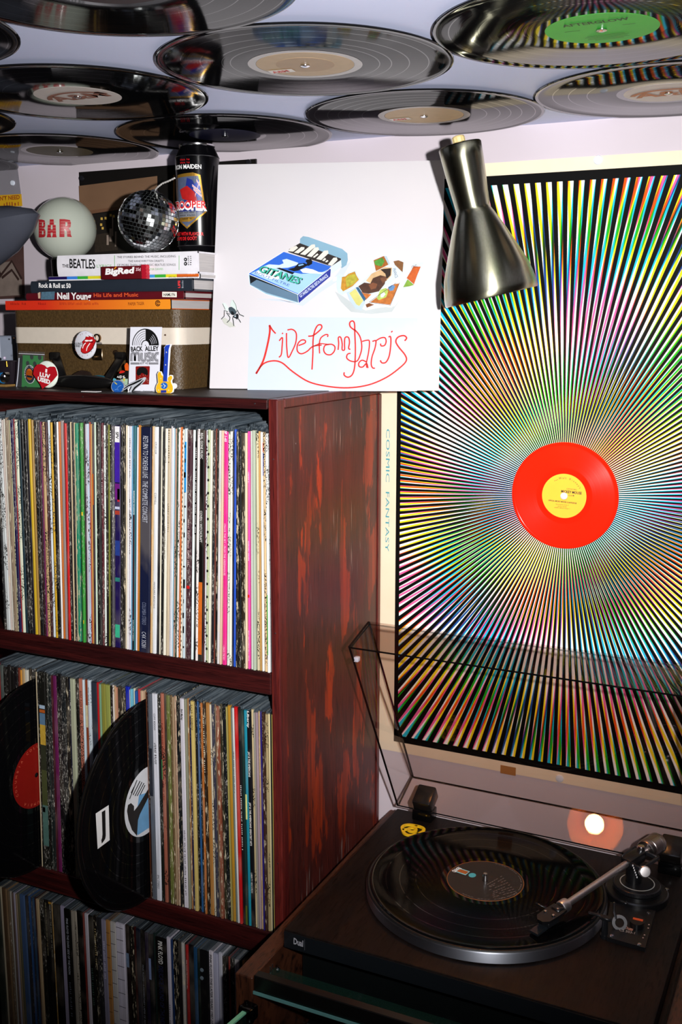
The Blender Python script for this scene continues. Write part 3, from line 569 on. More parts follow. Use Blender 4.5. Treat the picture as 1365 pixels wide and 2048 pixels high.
spine_text(1, 162, 19, 1384, 1430, '#3a1410', .5); spine_text(1, 179, 17, 1376, 1410, '#3a4048', .4); spine_patch(1, 173, 1412, 1456, '#cdbf98'); spine_patch(1, 323, 1520, 1560, '#2f7a44', f0=0, f1=.3)
spine_text(2, 93, 'PINK FLOYD \u2022 THE DARK SIDE OF THE MOON', 1809, 1913, '#8c8468', .34); spine_text(2, 101, 'PINK FLOYD \u2022 THE DARK SIDE OF THE MOON', 1813, 1916, '#a8a494', .42)
spine_text(2, 136, 'PINK FLOYD THE DARK SIDE OF THE MOON', 1838, 1948, '#b8bcc8', .32); spine_text(2, 136, 16, 1964, 2030, '#5a5e6a', .32); spine_text(2, 152, 24, 1846, 1912, '#4a443c', .45)
spine_text(2, 181, 18, 1938, 2010, '#3c5a50', .36); spine_text(2, 207, 25, 1884, 1958, '#c8c4dc', .4); spine_text(2, 190, 17, 1860, 1930, '#a89468', .45)
spine_text(2, 284, 'PINK FLOYD \u2022 A MOMENTARY LAPSE OF REASON', 1930, 2060, '#8a8c96', .42); spine_text(2, 320, 'PINK FLOYD', 1883, 1928, WH, .42, .01); spine_text(2, 320, 'DELICATE SOUND OF THUNDER', 1932, 2056, '#23264a', .42, .01)
spine_text(2, 420, 'PINK FLOYD THE LATER YEARS 1987-2019', 1911, 2056, '#1c1a22', .5, .02); spine_text(2, 371.5, 'PINK FLOYD THE DIVISION BELL', 1920, 1978, '#e6c8c4', .4); spine_text(2, 334.6, 12, 2010, 2060, '#5a5866', .35)
for y in (1856, 1880, 1905, 1932, 1958, 1985, 2012, 2038): spine_patch(2, 240, y, y+1.2, '#4a4450'); spine_patch(2, 226, y+8, y+9.2, '#4a4450'); spine_patch(2, 216, y+10, y+11.4, '#6a4420')
spine_patch(2, 252, 1908, 1936, '#6a7c96'); spine_patch(2, 300, 1918, 1960, '#7c8cb4', f0=.05, f1=.6); spine_patch(2, 103, 1793, 1812, '#b8842c')
o_, X_f, xa_, xb_, y0_, z0_, z1_ = spine(2, 406); g = G()
for y in (1940, 1956):
    q = P(404, y, 'y', y0_); g.lathe([(0, .0006), (.0028, .0005), (.003, 0), (0, 0)], 18, Matrix.Translation((q.x, y0_, q.z)) @ Matrix.Rotation(math.pi/2, 4, 'X'))
g.out('print_shape', mat('#6f7d88', .3), o_)
# divider discs that stand out of the middle row
def divider(x, yc, zc, name_label, lcol, tilt):
    M = Matrix.Translation((x, yc, zc)) @ Matrix.Rotation(tilt, 4, 'Y') @ Matrix.Rotation(math.pi/2, 4, 'Y')
    o = disc('divider_record', .1505, M, GAPS[1], .05, .0018); tag(o, name_label, 'record', 'vinyl divider discs in the middle row')
    G().lathe([(.0036, .00105), (.0498, .00105), (.0498, .0008)], 56, M).out('label', lcol, o); return o, M

qx = P(288.5, 1480, 'y', 0)
JD, JM = divider(qx.x+.012*(Z2+.1508-qx.z), 0., Z2+.1508, 'divider disc with a white J sticker and pale blue label in the middle row', mat('#dcdde2', .45), .012)
jf = PL(JM @ V((0, 0, .00106)), JM.to_3x3() @ V((0, 1, 0)), JM.to_3x3() @ V((-1, 0, 0)))
def keep(pl, pts, r=.0497):
    o = []
    for x, y in pl.pts(pts):
        d = math.hypot(x, y); k = min(1, r/d) if d > 0 else 1; o.append((x*k, y*k))
    return o
def flat2(pl, pts, m, parent, name, off): g = G(); g.prism(pts, .00004, pl.M, off); return g.out(name, m, parent)
flat2(jf, keep(jf, [(278, 1590), (330, 1575), (330, 1680), (276, 1670), (268, 1662), (272, 1640)]), mat('#6fa4cf', .45, var=.2), JD, 'label_print', .0001)
flat2(jf, keep(jf, [(256, 1610), (262, 1606), (268, 1612), (268, 1622), (276, 1612), (300, 1572), (302, 1584), (280, 1628), (276, 1640), (274, 1672), (264, 1660), (257, 1640), (254, 1622)]), mat('#23201f', .5), JD, 'label_print', .0002)
strokes(jf, [[(262, 1586+0), (268, 1574)], [(266, 1590), (280, 1562)], [(270, 1592), (284, 1564)], [(274, 1592), (288, 1566)], [(280, 1590), (290, 1570)], [(259, 1598), (274, 1560)]], 1.6, INK, JD, off=.0003, smooth=1)
stp = [(191, 1627), (217, 1610), (219, 1680), (195, 1698)]
flat2(jf, jf.pts(stp), WHITE, JD, 'sticker', .0004); flat2(jf, jf.pts([(203, 1624), (210, 1619.5), (211, 1671), (210, 1677), (207, 1682), (203, 1687), (202, 1680), (203.6, 1676), (204.4, 1668)]), INK, JD, 'lettering', .0006)
qx = P(69.5, 1480, 'y', 0)
LD, LM = divider(qx.x+.025*(Z2+.1508-qx.z), .0, Z2+.1508, 'divider disc with a red label in the middle row, cut by the picture edge', mat('#8e140e', .4, var=.1), .025)
lf = PL(LM @ V((0, 0, .00106)), LM.to_3x3() @ V((0, 1, 0)), LM.to_3x3() @ V((-1, 0, 0)))
for rep in range(4):
    for i, ch in enumerate('COLUMBIA '):
        if ch == ' ': continue
        a = math.radians(200-(rep*9+i)*9.6); text(ch, lf, .0425*math.cos(a), .0425*math.sin(a), .0042, LD, mat('#e0664a', .45), ang=a-math.pi/2, align='c', off=.0004)
# ---------------------------------------------------------------- on top of the shelf: the record case
YS = .097                                     # front face of the case
xl, xr = P(22, 655, 'y', YS).x, P(368, 700, 'y', YS).x-.0055; zt = P(200, 619, 'y', YS).z
lea = NT('brown_leatherette'); n1 = lea.noise(lea.coord((330, 330, 330)), 1, 3, .65); n2 = lea.noise(lea.coord((20, 20, 20)), 1, 3)
lea.p(col=lea.mix(n1, lin('#2a1e11'), lin('#5e4829')), rough=.36, spec=.45); lea.bump(n1, .8, .0015); lea = lea.m
SU = empty('record_case', ((xl+xr)/2, .19, 0)); tag(SU, 'brown textured record case with a cream band and black handle under the books', 'case')
def roundbox(lo, hi, r, n=8):
    cs = [(hi[0]-r, hi[1]-r, 0), (lo[0]+r, hi[1]-r, 90), (lo[0]+r, lo[1]+r, 180), (hi[0]-r, lo[1]+r, 270)]; o = []
    for cx, cy, a in cs: o += [(cx+r*math.cos(math.radians(a+90*k/n)), cy+r*math.sin(math.radians(a+90*k/n))) for k in range(n+1)]
    return o
g = G(); g.prism(roundbox((xl, YS), (xr, .306), .017), zt-.001, None, .0005); g.out('case_body', lea, SU, smooth=40)
zb0, zb1 = P(200, 688, 'y', YS).z, P(200, 655, 'y', YS).z
CRM = mat('#cfc4b6', .5, var=.06, scale=120)
g = G(); g.prism(roundbox((xl-.0007, YS-.0007), (xr+.0007, .3067), .0177), zb1-zb0, None, zb0); g.out('cream_band', CRM, SU, smooth=40)
fs = FY(YS-.0009); g = G()
for x, y in ((28, 676), (331, 670), (262, 672)): q = fs.px(x, y); g.cyl((q[0], YS-.0009, q[1]), (q[0], YS-.0025, q[1]), .0013, .0009, n=10)
g.out('rivet', mat('#5a4030', .4, .6), SU)
BLK = mat('#0d0c0c', .3, spec=.5)
for (x0, y0), (x1, y1), nm in (((114, 718), (128, 764), 'handle_arm'), ((242, 716), (212, 766), 'handle_arm')):
    a, b = P(x0, y0, 'y', YS-.006), P(x1, y1, 'y', .052)
    d = (b-a).normalized(); s_ = V((1, 0, 0)); n_ = d.cross(s_).normalized(); s_ = n_.cross(d); g = G()
    M = Matrix(((s_.x, d.x, n_.x, a.x), (s_.y, d.y, n_.y, a.y), (s_.z, d.z, n_.z, a.z), (0,0,0,1))); L = (b-a).length
    g.rbox((-.0062, -.005, -.0025), (.0062, L, .0025), .0015, 2, M); g.out(nm, BLK, SU, smooth=35)
for x, y in ((114, 712), (245, 712)):
    q = P(x, y, 'y', YS); g = G(); g.rbox((q.x-.0075, YS-.009, q.z-.006), (q.x+.0075, YS, q.z+.006), .002, 2); g.cyl((q.x+.004, YS-.0105, q.z), (q.x+.004, YS-.008, q.z), .002, n=12); g.out('handle_mount', mat('#1a1817', .3, .3), SU, smooth=35)
a, b = P(104, 771, 'y', .045), P(228, 774, 'y', .045); m_ = (a+b)/2
g = G(); Lh = (b.x-a.x)/2; g.sphere((m_.x, .047, .0105), 1, n=20, m=24, sc=(Lh, .0085, .0098)); g.out('handle_grip', BLK, SU, smooth=True)
for x, y, r in ((196, 676, .006), (196, 708, .0075)):
    q = P(x, y, 'y', YS-.001); g = G(); M = Matrix.Translation((q.x, YS-.001, q.z)) @ Matrix.Rotation(math.pi/2, 4, 'X')
    if r < .007: g.lathe([(r-.0018, 0), (r, 0), (r, .003), (r-.0018, .003), (r-.0018, 0)], 24, M); g.out('latch_ring', mat('#7a5a36', .25, 1.), SU, smooth=40)
    else: g.rbox((q.x-.010, YS-.0025, q.z-.009), (q.x+.0085, YS-.0005, q.z+.008), .001, 1); g.lathe([(0, .006), (.0022, .006), (.003, .003), (.003, 0)], 16, Matrix.Translation((q.x-.004, YS-.002, q.z-.004)) @ Matrix.Rotation(math.pi/2, 4, 'X')); g.out('latch_plate', mat('#6a5a48', .3, 1.), SU, smooth=40)
q = P(232, 705, 'y', YS); G().lathe([(0, .003), (.0034, .0028), (.004, 0)], 14, Matrix.Translation((q.x, YS, q.z)) @ Matrix.Rotation(math.pi/2, 4, 'X')).out('stud', mat('#4c3a2c', .3, .8), SU, smooth=40)
# ---------------------------------------------------------------- books stacked on the case
PAGE = NT('page_block'); _p = PAGE.noise(PAGE.coord((20, 20, 1400)), 1, 2); PAGE.p(col=PAGE.mix(_p, lin('#cfcac6'), lin('#9a959a')), rough=.7, spec=.2); PAGE = PAGE.m
def book(name, label, pxl, pxr, z0, z1, y0, depth, cover, spine, soft=False, cat='book', round_=True):
    x0, x1 = P(*pxl, 'y', y0).x, P(*pxr, 'y', y0).x; h = z1-z0; th = .0011 if soft else .0024
    o = empty(name, ((x0+x1)/2, y0, z0)); tag(o, label, cat, 'books stacked on the record case')
    g = G(); g.box((x0, y0+.001, z0+.0001), (x1, y0+depth, z0+th)); g.box((x0, y0+.001, z1-th), (x1, y0+depth, z1-.0001)); g.out('cover', cover, o)
    rec = 0 if soft else .003
    g = G(); g.box((x0+rec, y0+.002, z0+th), (x1-rec, y0+depth-rec, z1-th)); g.out('page_block', PAGE, o)
    n = 6; g = G(); pts = []
    b = .0022 if round_ else .0003
    for k in range(n+1):
        t = k/n; pts.append((y0+.001-b*math.sin(math.pi*t)**.5 if 0 < k < n else y0+.001, z0+h*t))
    pts += [(y0+.0045, z1), (y0+.0045, z0)]
    M = Matrix(((0, 0, 1, x0), (1, 0, 0, 0), (0, 1, 0, 0), (0, 0, 0, 1))); g.prism(pts, x1-x0, M); g.out('spine', spine, o, smooth=40)
    return o, FY(y0+.001-b)
YB = .104
zo1 = P(340, 598.5, 'y', YB).z
org = NT('orange_spine'); sx = org.n('ShaderNodeSeparateXYZ'); tcx = org.n('ShaderNodeTexCoord'); org.l(tcx.outputs['Generated'], sx.inputs[0])
org.p(col=org.mix(org.step(sx.outputs[0], .25, .95), lin('#d4301a'), lin('#e88c22')), rough=.4, spec=.4); org = org.m
b1, f1 = book('paperback_book', 'orange soft cover book at the bottom of the stack, on the brown case', (10, 608), (340, 610), zt, zo1, YB, .185, mat('#d8621e', .4), org, True, round_=False)
textpx('PAPER TIGER', f1, (257, 611), (289, 610), 6.2, b1, mat('#5a1e0c', .5)); textpx(10, f1, (22, 610), (52, 610), 5, b1, mat('#8f1a10', .5)); textpx(5, f1, (77, 610), (92, 610), 5, b1, mat('#8f1a10', .5)); textpx(34, f1, (120, 610), (197, 610), 5.5, b1, mat('#a8341a', .5))
g = G(); g.ribbon(ell(*f1.px(316, 606.5), .0038, .0036, 20), .0012, 0, f1.M, .0003, smooth=1); g.ribbon(ell(*f1.px(316, 606.5), .0016, .002, 14), .0012, 0, f1.M, .0003, smooth=1); g.out('print_line', mat('#3a1408', .5), b1, recalc=False)
z2 = P(368, 582, 'y', YB).z
b2, f2 = book('hardback_book', 'dark red hardback with white name lettering, second from the stack bottom', (53, 592), (368, 598), zo1+.0002, z2, YB, .185, mat('#57101a', .35), mat('#57101a', .35))
textpx('Neil Young', f2, (115, 598), (183, 599), 13, b2, WHITE, bold=.03); textpx('His Life and Music', f2, (188, 594), (277, 593), 7.5, b2, mat('#d8522a', .5), bold=.02)
flat(f2, [(325, 583.5), (354, 584), (354, 594.5), (325, 594)], PAPER, b2, 'sticker', off=.0003); textpx('HAMLYN', f2, (328, 592), (351, 592), 5.6, b2, INK, bold=.02, off=.0007)
flat(f2, [(83, 584), (110, 583), (109, 599), (82, 599)], mat('#4d6c80', .5, var=.5, scale=300), b2, 'print_shape', off=.0003); flat(f2, [(76, 586), (81, 584), (81, 597), (77, 597)], mat('#c9a890', .5, var=.4, scale=300), b2, 'print_shape', off=.0003)
z3 = P(385, 556, 'y', YB).z
b3, f3 = book('hardback_book', 'dark slate hardback with white lettering, middle of the book stack', (62, 570), (385, 577), z2+.0002, z3, YB, .186, mat('#232a34', .4), mat('#232a34', .4))
textpx('Rock & Roll at 50', f3, (78, 575), (142, 576), 9, b3, WHITE, bold=.03)
_ex = PL(f3.o, (0, 0, -1), (1, 0, 0))
def vtext(s, f, px_, ya, yb, h, parent, m, **k): pl = PL(f.o, (0, 0, 1), (-1, 0, 0)); q = P(px_, yb, 'y', f.o.y); q2 = P(px_, ya, 'y', f.o.y); d = q-pl.o; text(s, pl, d.dot(pl.ex), d.dot(pl.ey), h, parent, m, wid=(q2-q).length, **k)
vtext('LIFE', f3, 361, 561, 576, .0035, b3, mat('#e0383a', .5), bold=.04); vtext('Books', f3, 367.5, 561, 576, .003, b3, mat('#a8adb8', .5))
z4 = P(398, 547, 'y', YB+.013).z
b4, f4 = book('magazine', 'thin magazine with a rainbow striped spine under the white book', (97, 553), (398, 547), z3+.0002, z4, YB+.012, .11, mat('#e6e4ea', .4), mat('#e8e6ec', .4), True, round_=False)
xs = [97, 134, 155, 176, 198, 246, 293, 310, 332, 354, 398]; cs = ['#1c1050', '#3a7fd8', '#38a838', '#d8d22a', '#d8b81c', '#a01820', '#3a9ad8', '#38a838', '#e0d02a', '#d0601c']
zz = z4-.0012
for i, cc in enumerate(cs):
    g = G(); a, b = P(xs[i], 550, 'y', f4.o.y).x, P(xs[i+1], 550, 'y', f4.o.y).x; g.box((a, f4.o.y-.0003, z3+.0022), (b, f4.o.y, z4-.0002)); g.out('spine_stripe', mat(cc, .45), b4)
textpx('33/202', f4, (376, 548.3), (391, 548.3), 4, b4, WHITE, off=.0006); textpx('SPECIAL COLLECTOR EDITION', f4, (338, 555.5), (396, 555), 3, b4, INK, off=.0006)
z5 = P(395, 502, 'y', YB+.012).z
b5, f5 = book('hardback_book', 'thick white hardback with black and green lettering, on top of the stack', (115, 530), (395, 530), z4+.0002, z5, YB+.012, .114, mat('#dcd9df', .4), mat('#e4e1e8', .38))
GRN = mat('#6fae6a', .5)
textpx('THE', f5, (125, 535), (138, 535), 6.5, b5, INK, bold=.02); textpx('BEATLES', f5, (139.5, 535.5), (191, 537), 18, b5, INK, bold=.02); textpx('LYRICS', f5, (194, 535), (224, 535), 6, b5, GRN)
textpx('THE STORIES BEHIND THE MUSIC, INCLUDING', f5, (235, 516.5), (352, 514.5), 4.3, b5, INK); textpx('THE HANDWRITTEN DRAFTS', f5, (257, 524.5), (328, 523.8), 4.3, b5, INK); textpx('OF MORE THAN 100 CLASSIC BEATLES SONGS', f5, (235, 532), (352, 531.5), 4.3, b5, INK); textpx('HUNTER DAVIES', f5, (290, 541), (327, 540), 4.3, b5, GRN)
for x in (229, 358): flat(f5, [(x, 511), (x+1, 511), (x+1, 540), (x, 540)], GRN, b5, 'print_line')
for y in (519, 527.5):
    flat(f5, ell(371.5, y, 3.3, 3.8, 16), INK, b5); flat(f5, ell(371.5, y, 1.2, 1.4, 10), mat('#e4e1e8', .4), b5, off=.0005)
vtext(6, f5, 379, 512, 530, .0022, b5, INK); vtext(5, f5, 383.5, 512, 530, .0022, b5, INK)
# gum pack leaning on the stack
gy = YB+.0006; gx0, gx1 = P(202, 545, 'y', gy).x, P(292, 545, 'y', gy).x; gz0, gz1 = z3+.0004, P(245, 532, 'y', gy).z
gum = empty('gum_pack', ((gx0+gx1)/2, gy+.004, gz0)); tag(gum, 'dark red chewing gum pack standing before the white book', 'gum')
g = G(); g.rbox((gx0, gy, gz0), (gx1-.0075, gy+.0085, gz1), .0012, 2); g.out('wrapper', mat('#5c0f16', .3, spec=.5), gum, smooth=40)
g = G(); xs0 = gx1-.0075; n = 9
for k in range(n): z = gz0; hh = (gz1+.0012-z)/n; g.box((xs0, gy+(k % 2)*.0005, z+k*hh), (gx1+(k % 2)*.0006, gy+.0082, z+(k+1)*hh))
g.out('wrapper_end', mat('#c81e34', .25, .3), gum)
fg = FY(gy); textpx('BigRed', fg, (211, 549), (268, 546), 11.5, gum, WHITE, bold=.05, shear=.2); textpx('35\u00a2', fg, (273, 542), (283, 541), 6, gum, mat('#f0c8d0', .4), bold=.02, off=.0012)
strokes(fg, [[(229, 538), (233, 533.5)]], 1.6, mat('#e8a020', .4), gum)
# ---------------------------------------------------------------- glass globe, mirror ball, can
gc = P(130, 458, 'y', .262); gr = 62*(gc-CAM).dot(FW)/FPX; zs = z3+.0002
GB = empty('bar_globe', (gc.x, gc.y, zs)); tag(GB, 'milky glass globe with red western lettering on a black foot', 'globe')
milk = NT('milk_glass'); _m = milk.noise(milk.coord((8, 8, 8)), 1, 3); milk.p(col=milk.mix(_m, lin('#aab0a4'), lin('#c2c8bc')), rough=.14, spec=.5, coat=.4); milk = milk.m
g = G(); g.sphere(gc, gr, n=48, m=28); g.out('globe', milk, GB, smooth=True)
g = G(); zb_ = gc.z-gr*.94; g.lathe([(0, 0), (.030, 0), (.030, .0035), (.027, .006), (.020, .0075), (.019, .010), (.0235, .014), (.0245, zb_-zs-.002), (.020, zb_-zs+.004), (.012, zb_-zs+.005), (0, zb_-zs+.005)], 32, Matrix.Translation((gc.x, gc.y, zs))); g.out('foot', GLOSSBLACK, GB, smooth=35)
def on_globe(p2, lift=1.004):               # point of the globe's surface met by the sight line
    d = ray(*p2).normalized(); oc = CAM-gc; b_ = oc.dot(d); r_ = gr*lift; h = b_*b_-oc.dot(oc)+r_*r_
    return CAM+d*(-b_-math.sqrt(h)) if h > 0 else None
def globe_shape(l, m, lift=1.004, name='lettering'):
    t = bmesh.new(); t.faces.new([t.verts.new((x, y, 0)) for x, y in l]); xs_, ys_ = [p[0] for p in l], [p[1] for p in l]
    for ax_, lo_, hi_ in ((0, min(xs_), max(xs_)), (1, min(ys_), max(ys_))):
        for k in range(1, max(2, int((hi_-lo_)/3))):
            c_ = lo_+(hi_-lo_)*k/max(2, int((hi_-lo_)/3)); bmesh.ops.bisect_plane(t, geom=t.verts[:]+t.edges[:]+t.faces[:], plane_co=(c_, 0, 0) if ax_ == 0 else (0, c_, 0), plane_no=(1, 0, 0) if ax_ == 0 else (0, 1, 0))
    t.verts.index_update(); vs = [on_globe((v.co.x, v.co.y), lift) for v in t.verts]; fs_ = [[v.index for v in f.verts] for f in t.faces]; t.free()
    g = G()
    if all(v is not None for v in vs): g._add(vs, fs_); g.out(name, m, GB, recalc=False)
RL = mat('#a8242c', .4)
def bar_letter(ox, w_, ch):                  # slab letters cut by pale scan bands
    def q(x, y): return (ox+x*w_, 439+y*36-(ox-78)*.02)
    parts = {'B': [[(0, 0), (.42, 0), (.42, 1), (0, 1)], [(.42, 0), (.85, .04), (.95, .14), (.95, .36), (.8, .48), (.42, .5)], [(.42, .5), (.8, .5), (1, .62), (1, .88), (.85, .98), (.42, 1)]],
             'A': [[(.3, 0), (.7, 0), (.72, .3), (.28, .3)], [(.1, .3), (.42, .3), (.40, .85), (.48, 1), (0, 1), (.06, .85)], [(.58, .3), (.9, .3), (.94, .85), (1, 1), (.52, 1), (.6, .85)], [(.4, .56), (.6, .56), (.6, .74), (.4, .74)]],
             'R': [[(0, 0), (.4, 0), (.4, 1), (0, 1)], [(.4, 0), (.84, .05), (.92, .2), (.9, .42), (.74, .52), (.4, .54)], [(.4, .54), (.74, .52), (.9, .66), (.92, .88), (1, 1), (.62, .98), (.6, .7)]]}[ch]
    for p in parts: globe_shape([q(*a) for a in p], RL)
    for t in (.14, .30, .46, .62, .78): globe_shape([q(.10, t), (q(.90, t)), q(.90, t+.02), q(.10, t+.02)], mat('#bf8078', .4), 1.008, 'print_line')
    hole = {'B': [[(.5, .16), (.66, .18), (.66, .36), (.5, .38)], [(.5, .64), (.7, .66), (.7, .82), (.5, .84)]], 'A': [[(.44, .32), (.56, .32), (.55, .52), (.45, .52)]], 'R': [[(.48, .17), (.64, .19), (.63, .38), (.48, .4)]]}[ch]
    for h in hole: globe_shape([q(*a) for a in h], milk, 1.0085, 'print_shape')
bar_letter(77.5, 13.5, 'B'); bar_letter(93.5, 20, 'A'); bar_letter(119, 25, 'R')
# mirror ball
dc = P(297, 442, 'y', .135); dr = 60*(dc-CAM).dot(FW)/FPX; dc.z = max(dc.z, z5+dr+.0003)
DB = empty('mirror_ball', (dc.x, dc.y, z5)); tag(DB, 'small mirror ball with square silver tiles and a twisted hanging cord', 'mirror ball')
g = G(); g.sphere(dc, dr-.0011, n=40, m=24); g.out('ball_core', mat('#2a2d2e', .5), DB, smooth=True)
mir = NT('mirror_tile'); oi = mir.n('ShaderNodeObjectInfo'); rr = mir.math('MULTIPLY', oi.outputs['Random'], .5)
mir.p(col=mir.mix(rr, lin('#f4f8f8'), lin('#b9c4c4')), metal=1., rough=mir.math('ADD', .04, mir.math('MULTIPLY', rr, .4))); mir = mir.m
AX = Matrix.Rotation(.22, 4, 'Y') @ Matrix.Rotation(-.1, 4, 'X'); nrow = 25; rest = G(); cnt = 0
for i in range(nrow):
    t0, t1 = math.pi*(i+.08)/nrow, math.pi*(i+.92)/nrow; tm = (t0+t1)/2; nt = max(4, round(2*math.pi*math.sin(tm)*dr/(dr*math.pi/nrow)))
    for k in range(nt):
        p0, p1 = 2*math.pi*(k+.07)/nt, 2*math.pi*(k+.93)/nt; pc_ = (p0+p1)/2
        n_ = V((math.sin(tm)*math.cos(pc_), math.sin(tm)*math.sin(pc_), math.cos(tm)))
        jit = V((random.gauss(0, .05), random.gauss(0, .05), random.gauss(0, .05))); nn = (n_+jit).normalized()
        cor = [V((math.sin(a)*math.cos(b), math.sin(a)*math.sin(b), math.cos(a))) for a, b in ((t0, p0), (t1, p0), (t1, p1), (t0, p1))]
        base = dr-.0002; top = []
        for c_ in cor:                        # the flat tile face, tipped a little
            s_ = (n_*base).dot(nn)/max(.3, c_.dot(nn)); top.append(c_*s_)
        bot = [c_*(dr-.0013) for c_ in cor]; wn = AX.to_3x3() @ n_
        vs = [dc+AX.to_3x3() @ v for v in bot+top]; fs_ = [(4, 5, 6, 7), (0, 4, 7, 3), (0, 1, 5, 4), (1, 2, 6, 5), (2, 3, 7, 6)]
        if wn.dot((CAM-dc).normalized()) > .12 and cnt < 300:
            cnt += 1; G()._add(vs, fs_).out('mirror_tile', mir, DB)
        else: rest._add(vs, fs_)
o = rest.out('far_mirror_tiles', mir, DB); o['kind'] = 'stuff'
top_ = dc+AX.to_3x3() @ V((0, 0, dr)); g = G(); g.lathe([(0, .002), (.004, .0015), (.005, -.0015)], 16, Matrix.Translation(top_)); g.out('cap', STEEL, DB, smooth=40)
cp = [(311, 384), (316, 374), (325, 367), (338, 362), (352, 355)]; pts = [P(x, y, 'y', dc.y-.002*i) for i, (x, y) in enumerate(cp)]; pts[0] = top_; fine = []
for i in range(len(pts)-1):
    for k in range(8): fine.append(pts[i].lerp(pts[i+1], k/8))
g = G(); g.tube([p+V((math.sin(j*1.1)*.0006, 0, math.cos(j*1.1)*.0006)) for j, p in enumerate(fine)], .0009, 6); g.tube([p-V((math.sin(j*1.1)*.0006, 0, math.cos(j*1.1)*.0006)) for j, p in enumerate(fine)], .0009, 6); g.out('cord', mat('#c9c6c2', .45, .3), DB, smooth=True)
# tall black can
YC = .197; cc_ = P(397, 400, 'y', YC); cr = 43.5*(cc_-CAM).dot(FW)/FPX; zt_ = P(396, 292, 'y', YC).z; H_ = zt_-z5
CN_ = empty('beer_can', (cc_.x, YC, z5)); tag(CN_, 'tall black beer can with a shield picture and red lettering on the top book', 'can')
cm = mat('#07070a', .2, .35, .6, var=.05); g = G()
g.lathe([(0, .004), (cr*.72, .004), (cr*.76, 0), (cr*.80, .0005), (cr*.985, .010), (cr, .012), (cr, H_-.018), (cr*.995, H_-.0165), (cr*.79, H_-.003), (cr*.79, H_-.0015)], 64, Matrix.Translation((cc_.x, YC, z5+.0003)), [1, 1, 1, 0, 0, 0, 0, 0, 0]); g.out('can_body', [cm, STEEL], CN_, smooth=30)
g = G(); g.lathe([(cr*.79, H_-.002), (cr*.815, H_-.0012), (cr*.82, H_+.0008), (cr*.79, H_+.0012), (cr*.76, H_-.0005), (cr*.74, H_-.004), (0, H_-.004)], 64, Matrix.Translation((cc_.x, YC, z5))); g.out('can_rim', CHROME, CN_, smooth=30)
for zq in (H_-.0172, .0115): g = G(); g.lathe([(cr+.0001, zq), (cr+.0003, zq+.0004), (cr+.0001, zq+.0008)], 64, Matrix.Translation((cc_.x, YC, z5))); g.out('silver_line', STEEL, CN_)
vd = (CAM-cc_); vd.z = 0; vd.normalize(); vr = V((-vd.y, vd.x, 0))  # wrap of the print round the can
SHY = V((-.35, 0, 0))
def cw(u, z, lift=.0003):
    a = u/cr; d = vd*math.cos(a)+vr*math.sin(a); return V((cc_.x, YC, z))+d*(cr+lift)
def cu(x, y):                                # can print position (arc, height) of a pixel
    s = (x-397)/43.5; s = max(-.995, min(.995, s)); return (cr*math.asin(s), P(x, y, 'y', YC-cr*.9).z)
def can_shape(l, m, lift, name='print_shape', sub=6):
    us = [cu(*p) for p in l]; g = G(); n = len(us); pts_ = []
    for i in range(n):
        a, b = us[i], us[(i+1) % n]
        for k in range(sub): pts_.append((a[0]+(b[0]-a[0])*k/sub, a[1]+(b[1]-a[1])*k/sub))
    t = bmesh.new(); vv = [t.verts.new((u, z, 0)) for u, z in pts_]; t.faces.new(vv); lo, hi = min(u for u, z in pts_), max(u for u, z in pts_)
    for k in range(1, 12):
        x = lo+(hi-lo)*k/12; bmesh.ops.bisect_plane(t, geom=t.verts[:]+t.edges[:]+t.faces[:], plane_co=(x, 0, 0), plane_no=(1, 0, 0))
    t.verts.index_update(); g._add([cw(v.co.x, v.co.y, lift) for v in t.verts], [[v.index for v in f.verts] for f in t.faces]); t.free(); return g.out(name, m, CN_, recalc=False)
GD = mat('#b08430', .3, .6)
can_shape([(357.5, 350), (388, 345), (402, 349), (409, 403), (412, 423), (374, 458), (357.5, 440)], GD, .0002)
can_shape([(358, 356), (398, 351), (406, 403), (409, 422), (374, 454), (358, 437)], mat('#4d5770', .35, var=.35, scale=120), .0003)
can_shape([(376, 356), (386, 360), (398, 382), (403, 405), (398, 420), (368, 420), (372, 380)], mat('#1b2a78', .35), .0004)
can_shape([(386, 372), (400, 358), (402, 395), (394, 392)], mat('#2a3f9c', .35), .0005)
for l in ([(386, 371), (402, 384)], [(400, 362), (391, 392)], [(394, 360), (402, 372)], [(388, 378), (404, 392)]):
    a, b = l; can_shape([(a[0], a[1]-2), (b[0], b[1]-2), (b[0], b[1]+2), (a[0], a[1]+2)], WHITE, .0006); can_shape([(a[0], a[1]-.8), (b[0], b[1]-.8), (b[0], b[1]+.8), (a[0], a[1]+.8)], RED, .0007)
can_shape([(362, 380), (376, 372), (390, 384), (395, 400), (384, 404), (366, 398)], mat('#a81c1c', .35, var=.3, scale=150), .0006)
can_shape([(358, 405), (400, 403), (408, 418), (396, 424), (360, 424)], mat('#24306e', .35), .0007)
can_shape([(359, 424), (392, 422), (393, 433), (359, 436)], mat('#6d7078', .4), .0007); can_shape([(360, 436), (393, 433), (385, 441), (378, 444), (362, 444)], GD, .0008)
def can_text(s, a, b, h, m, **k):
    p, q = cu(*a), cu(*b); z = P(a[0], a[1]-h, 'y', YC-cr*.9).z-p[1]; sl = (q[1]-p[1])/(q[0]-p[0])
    text(s, PL((0, 0, 0), (1, 0, 0), (0, 0, 1)), p[0], p[1], z, CN_, m, wid=q[0]-p[0], warp=lambda X, Y: cw(X, Y+sl*(X-p[0]), .0013), **k)
can_text('IRON MAIDEN', (355.5, 339), (404, 336.5), 8.5, WHITE, bold=.02); can_text(10, (365, 322), (382, 321), 3.6, RED, bold=.02); can_text(10, (365, 328), (382, 327), 3.6, RED, bold=.02)
can_text('TROOPER', (353.8, 419), (413, 419), 15.5, WHITE, bold=.09); 
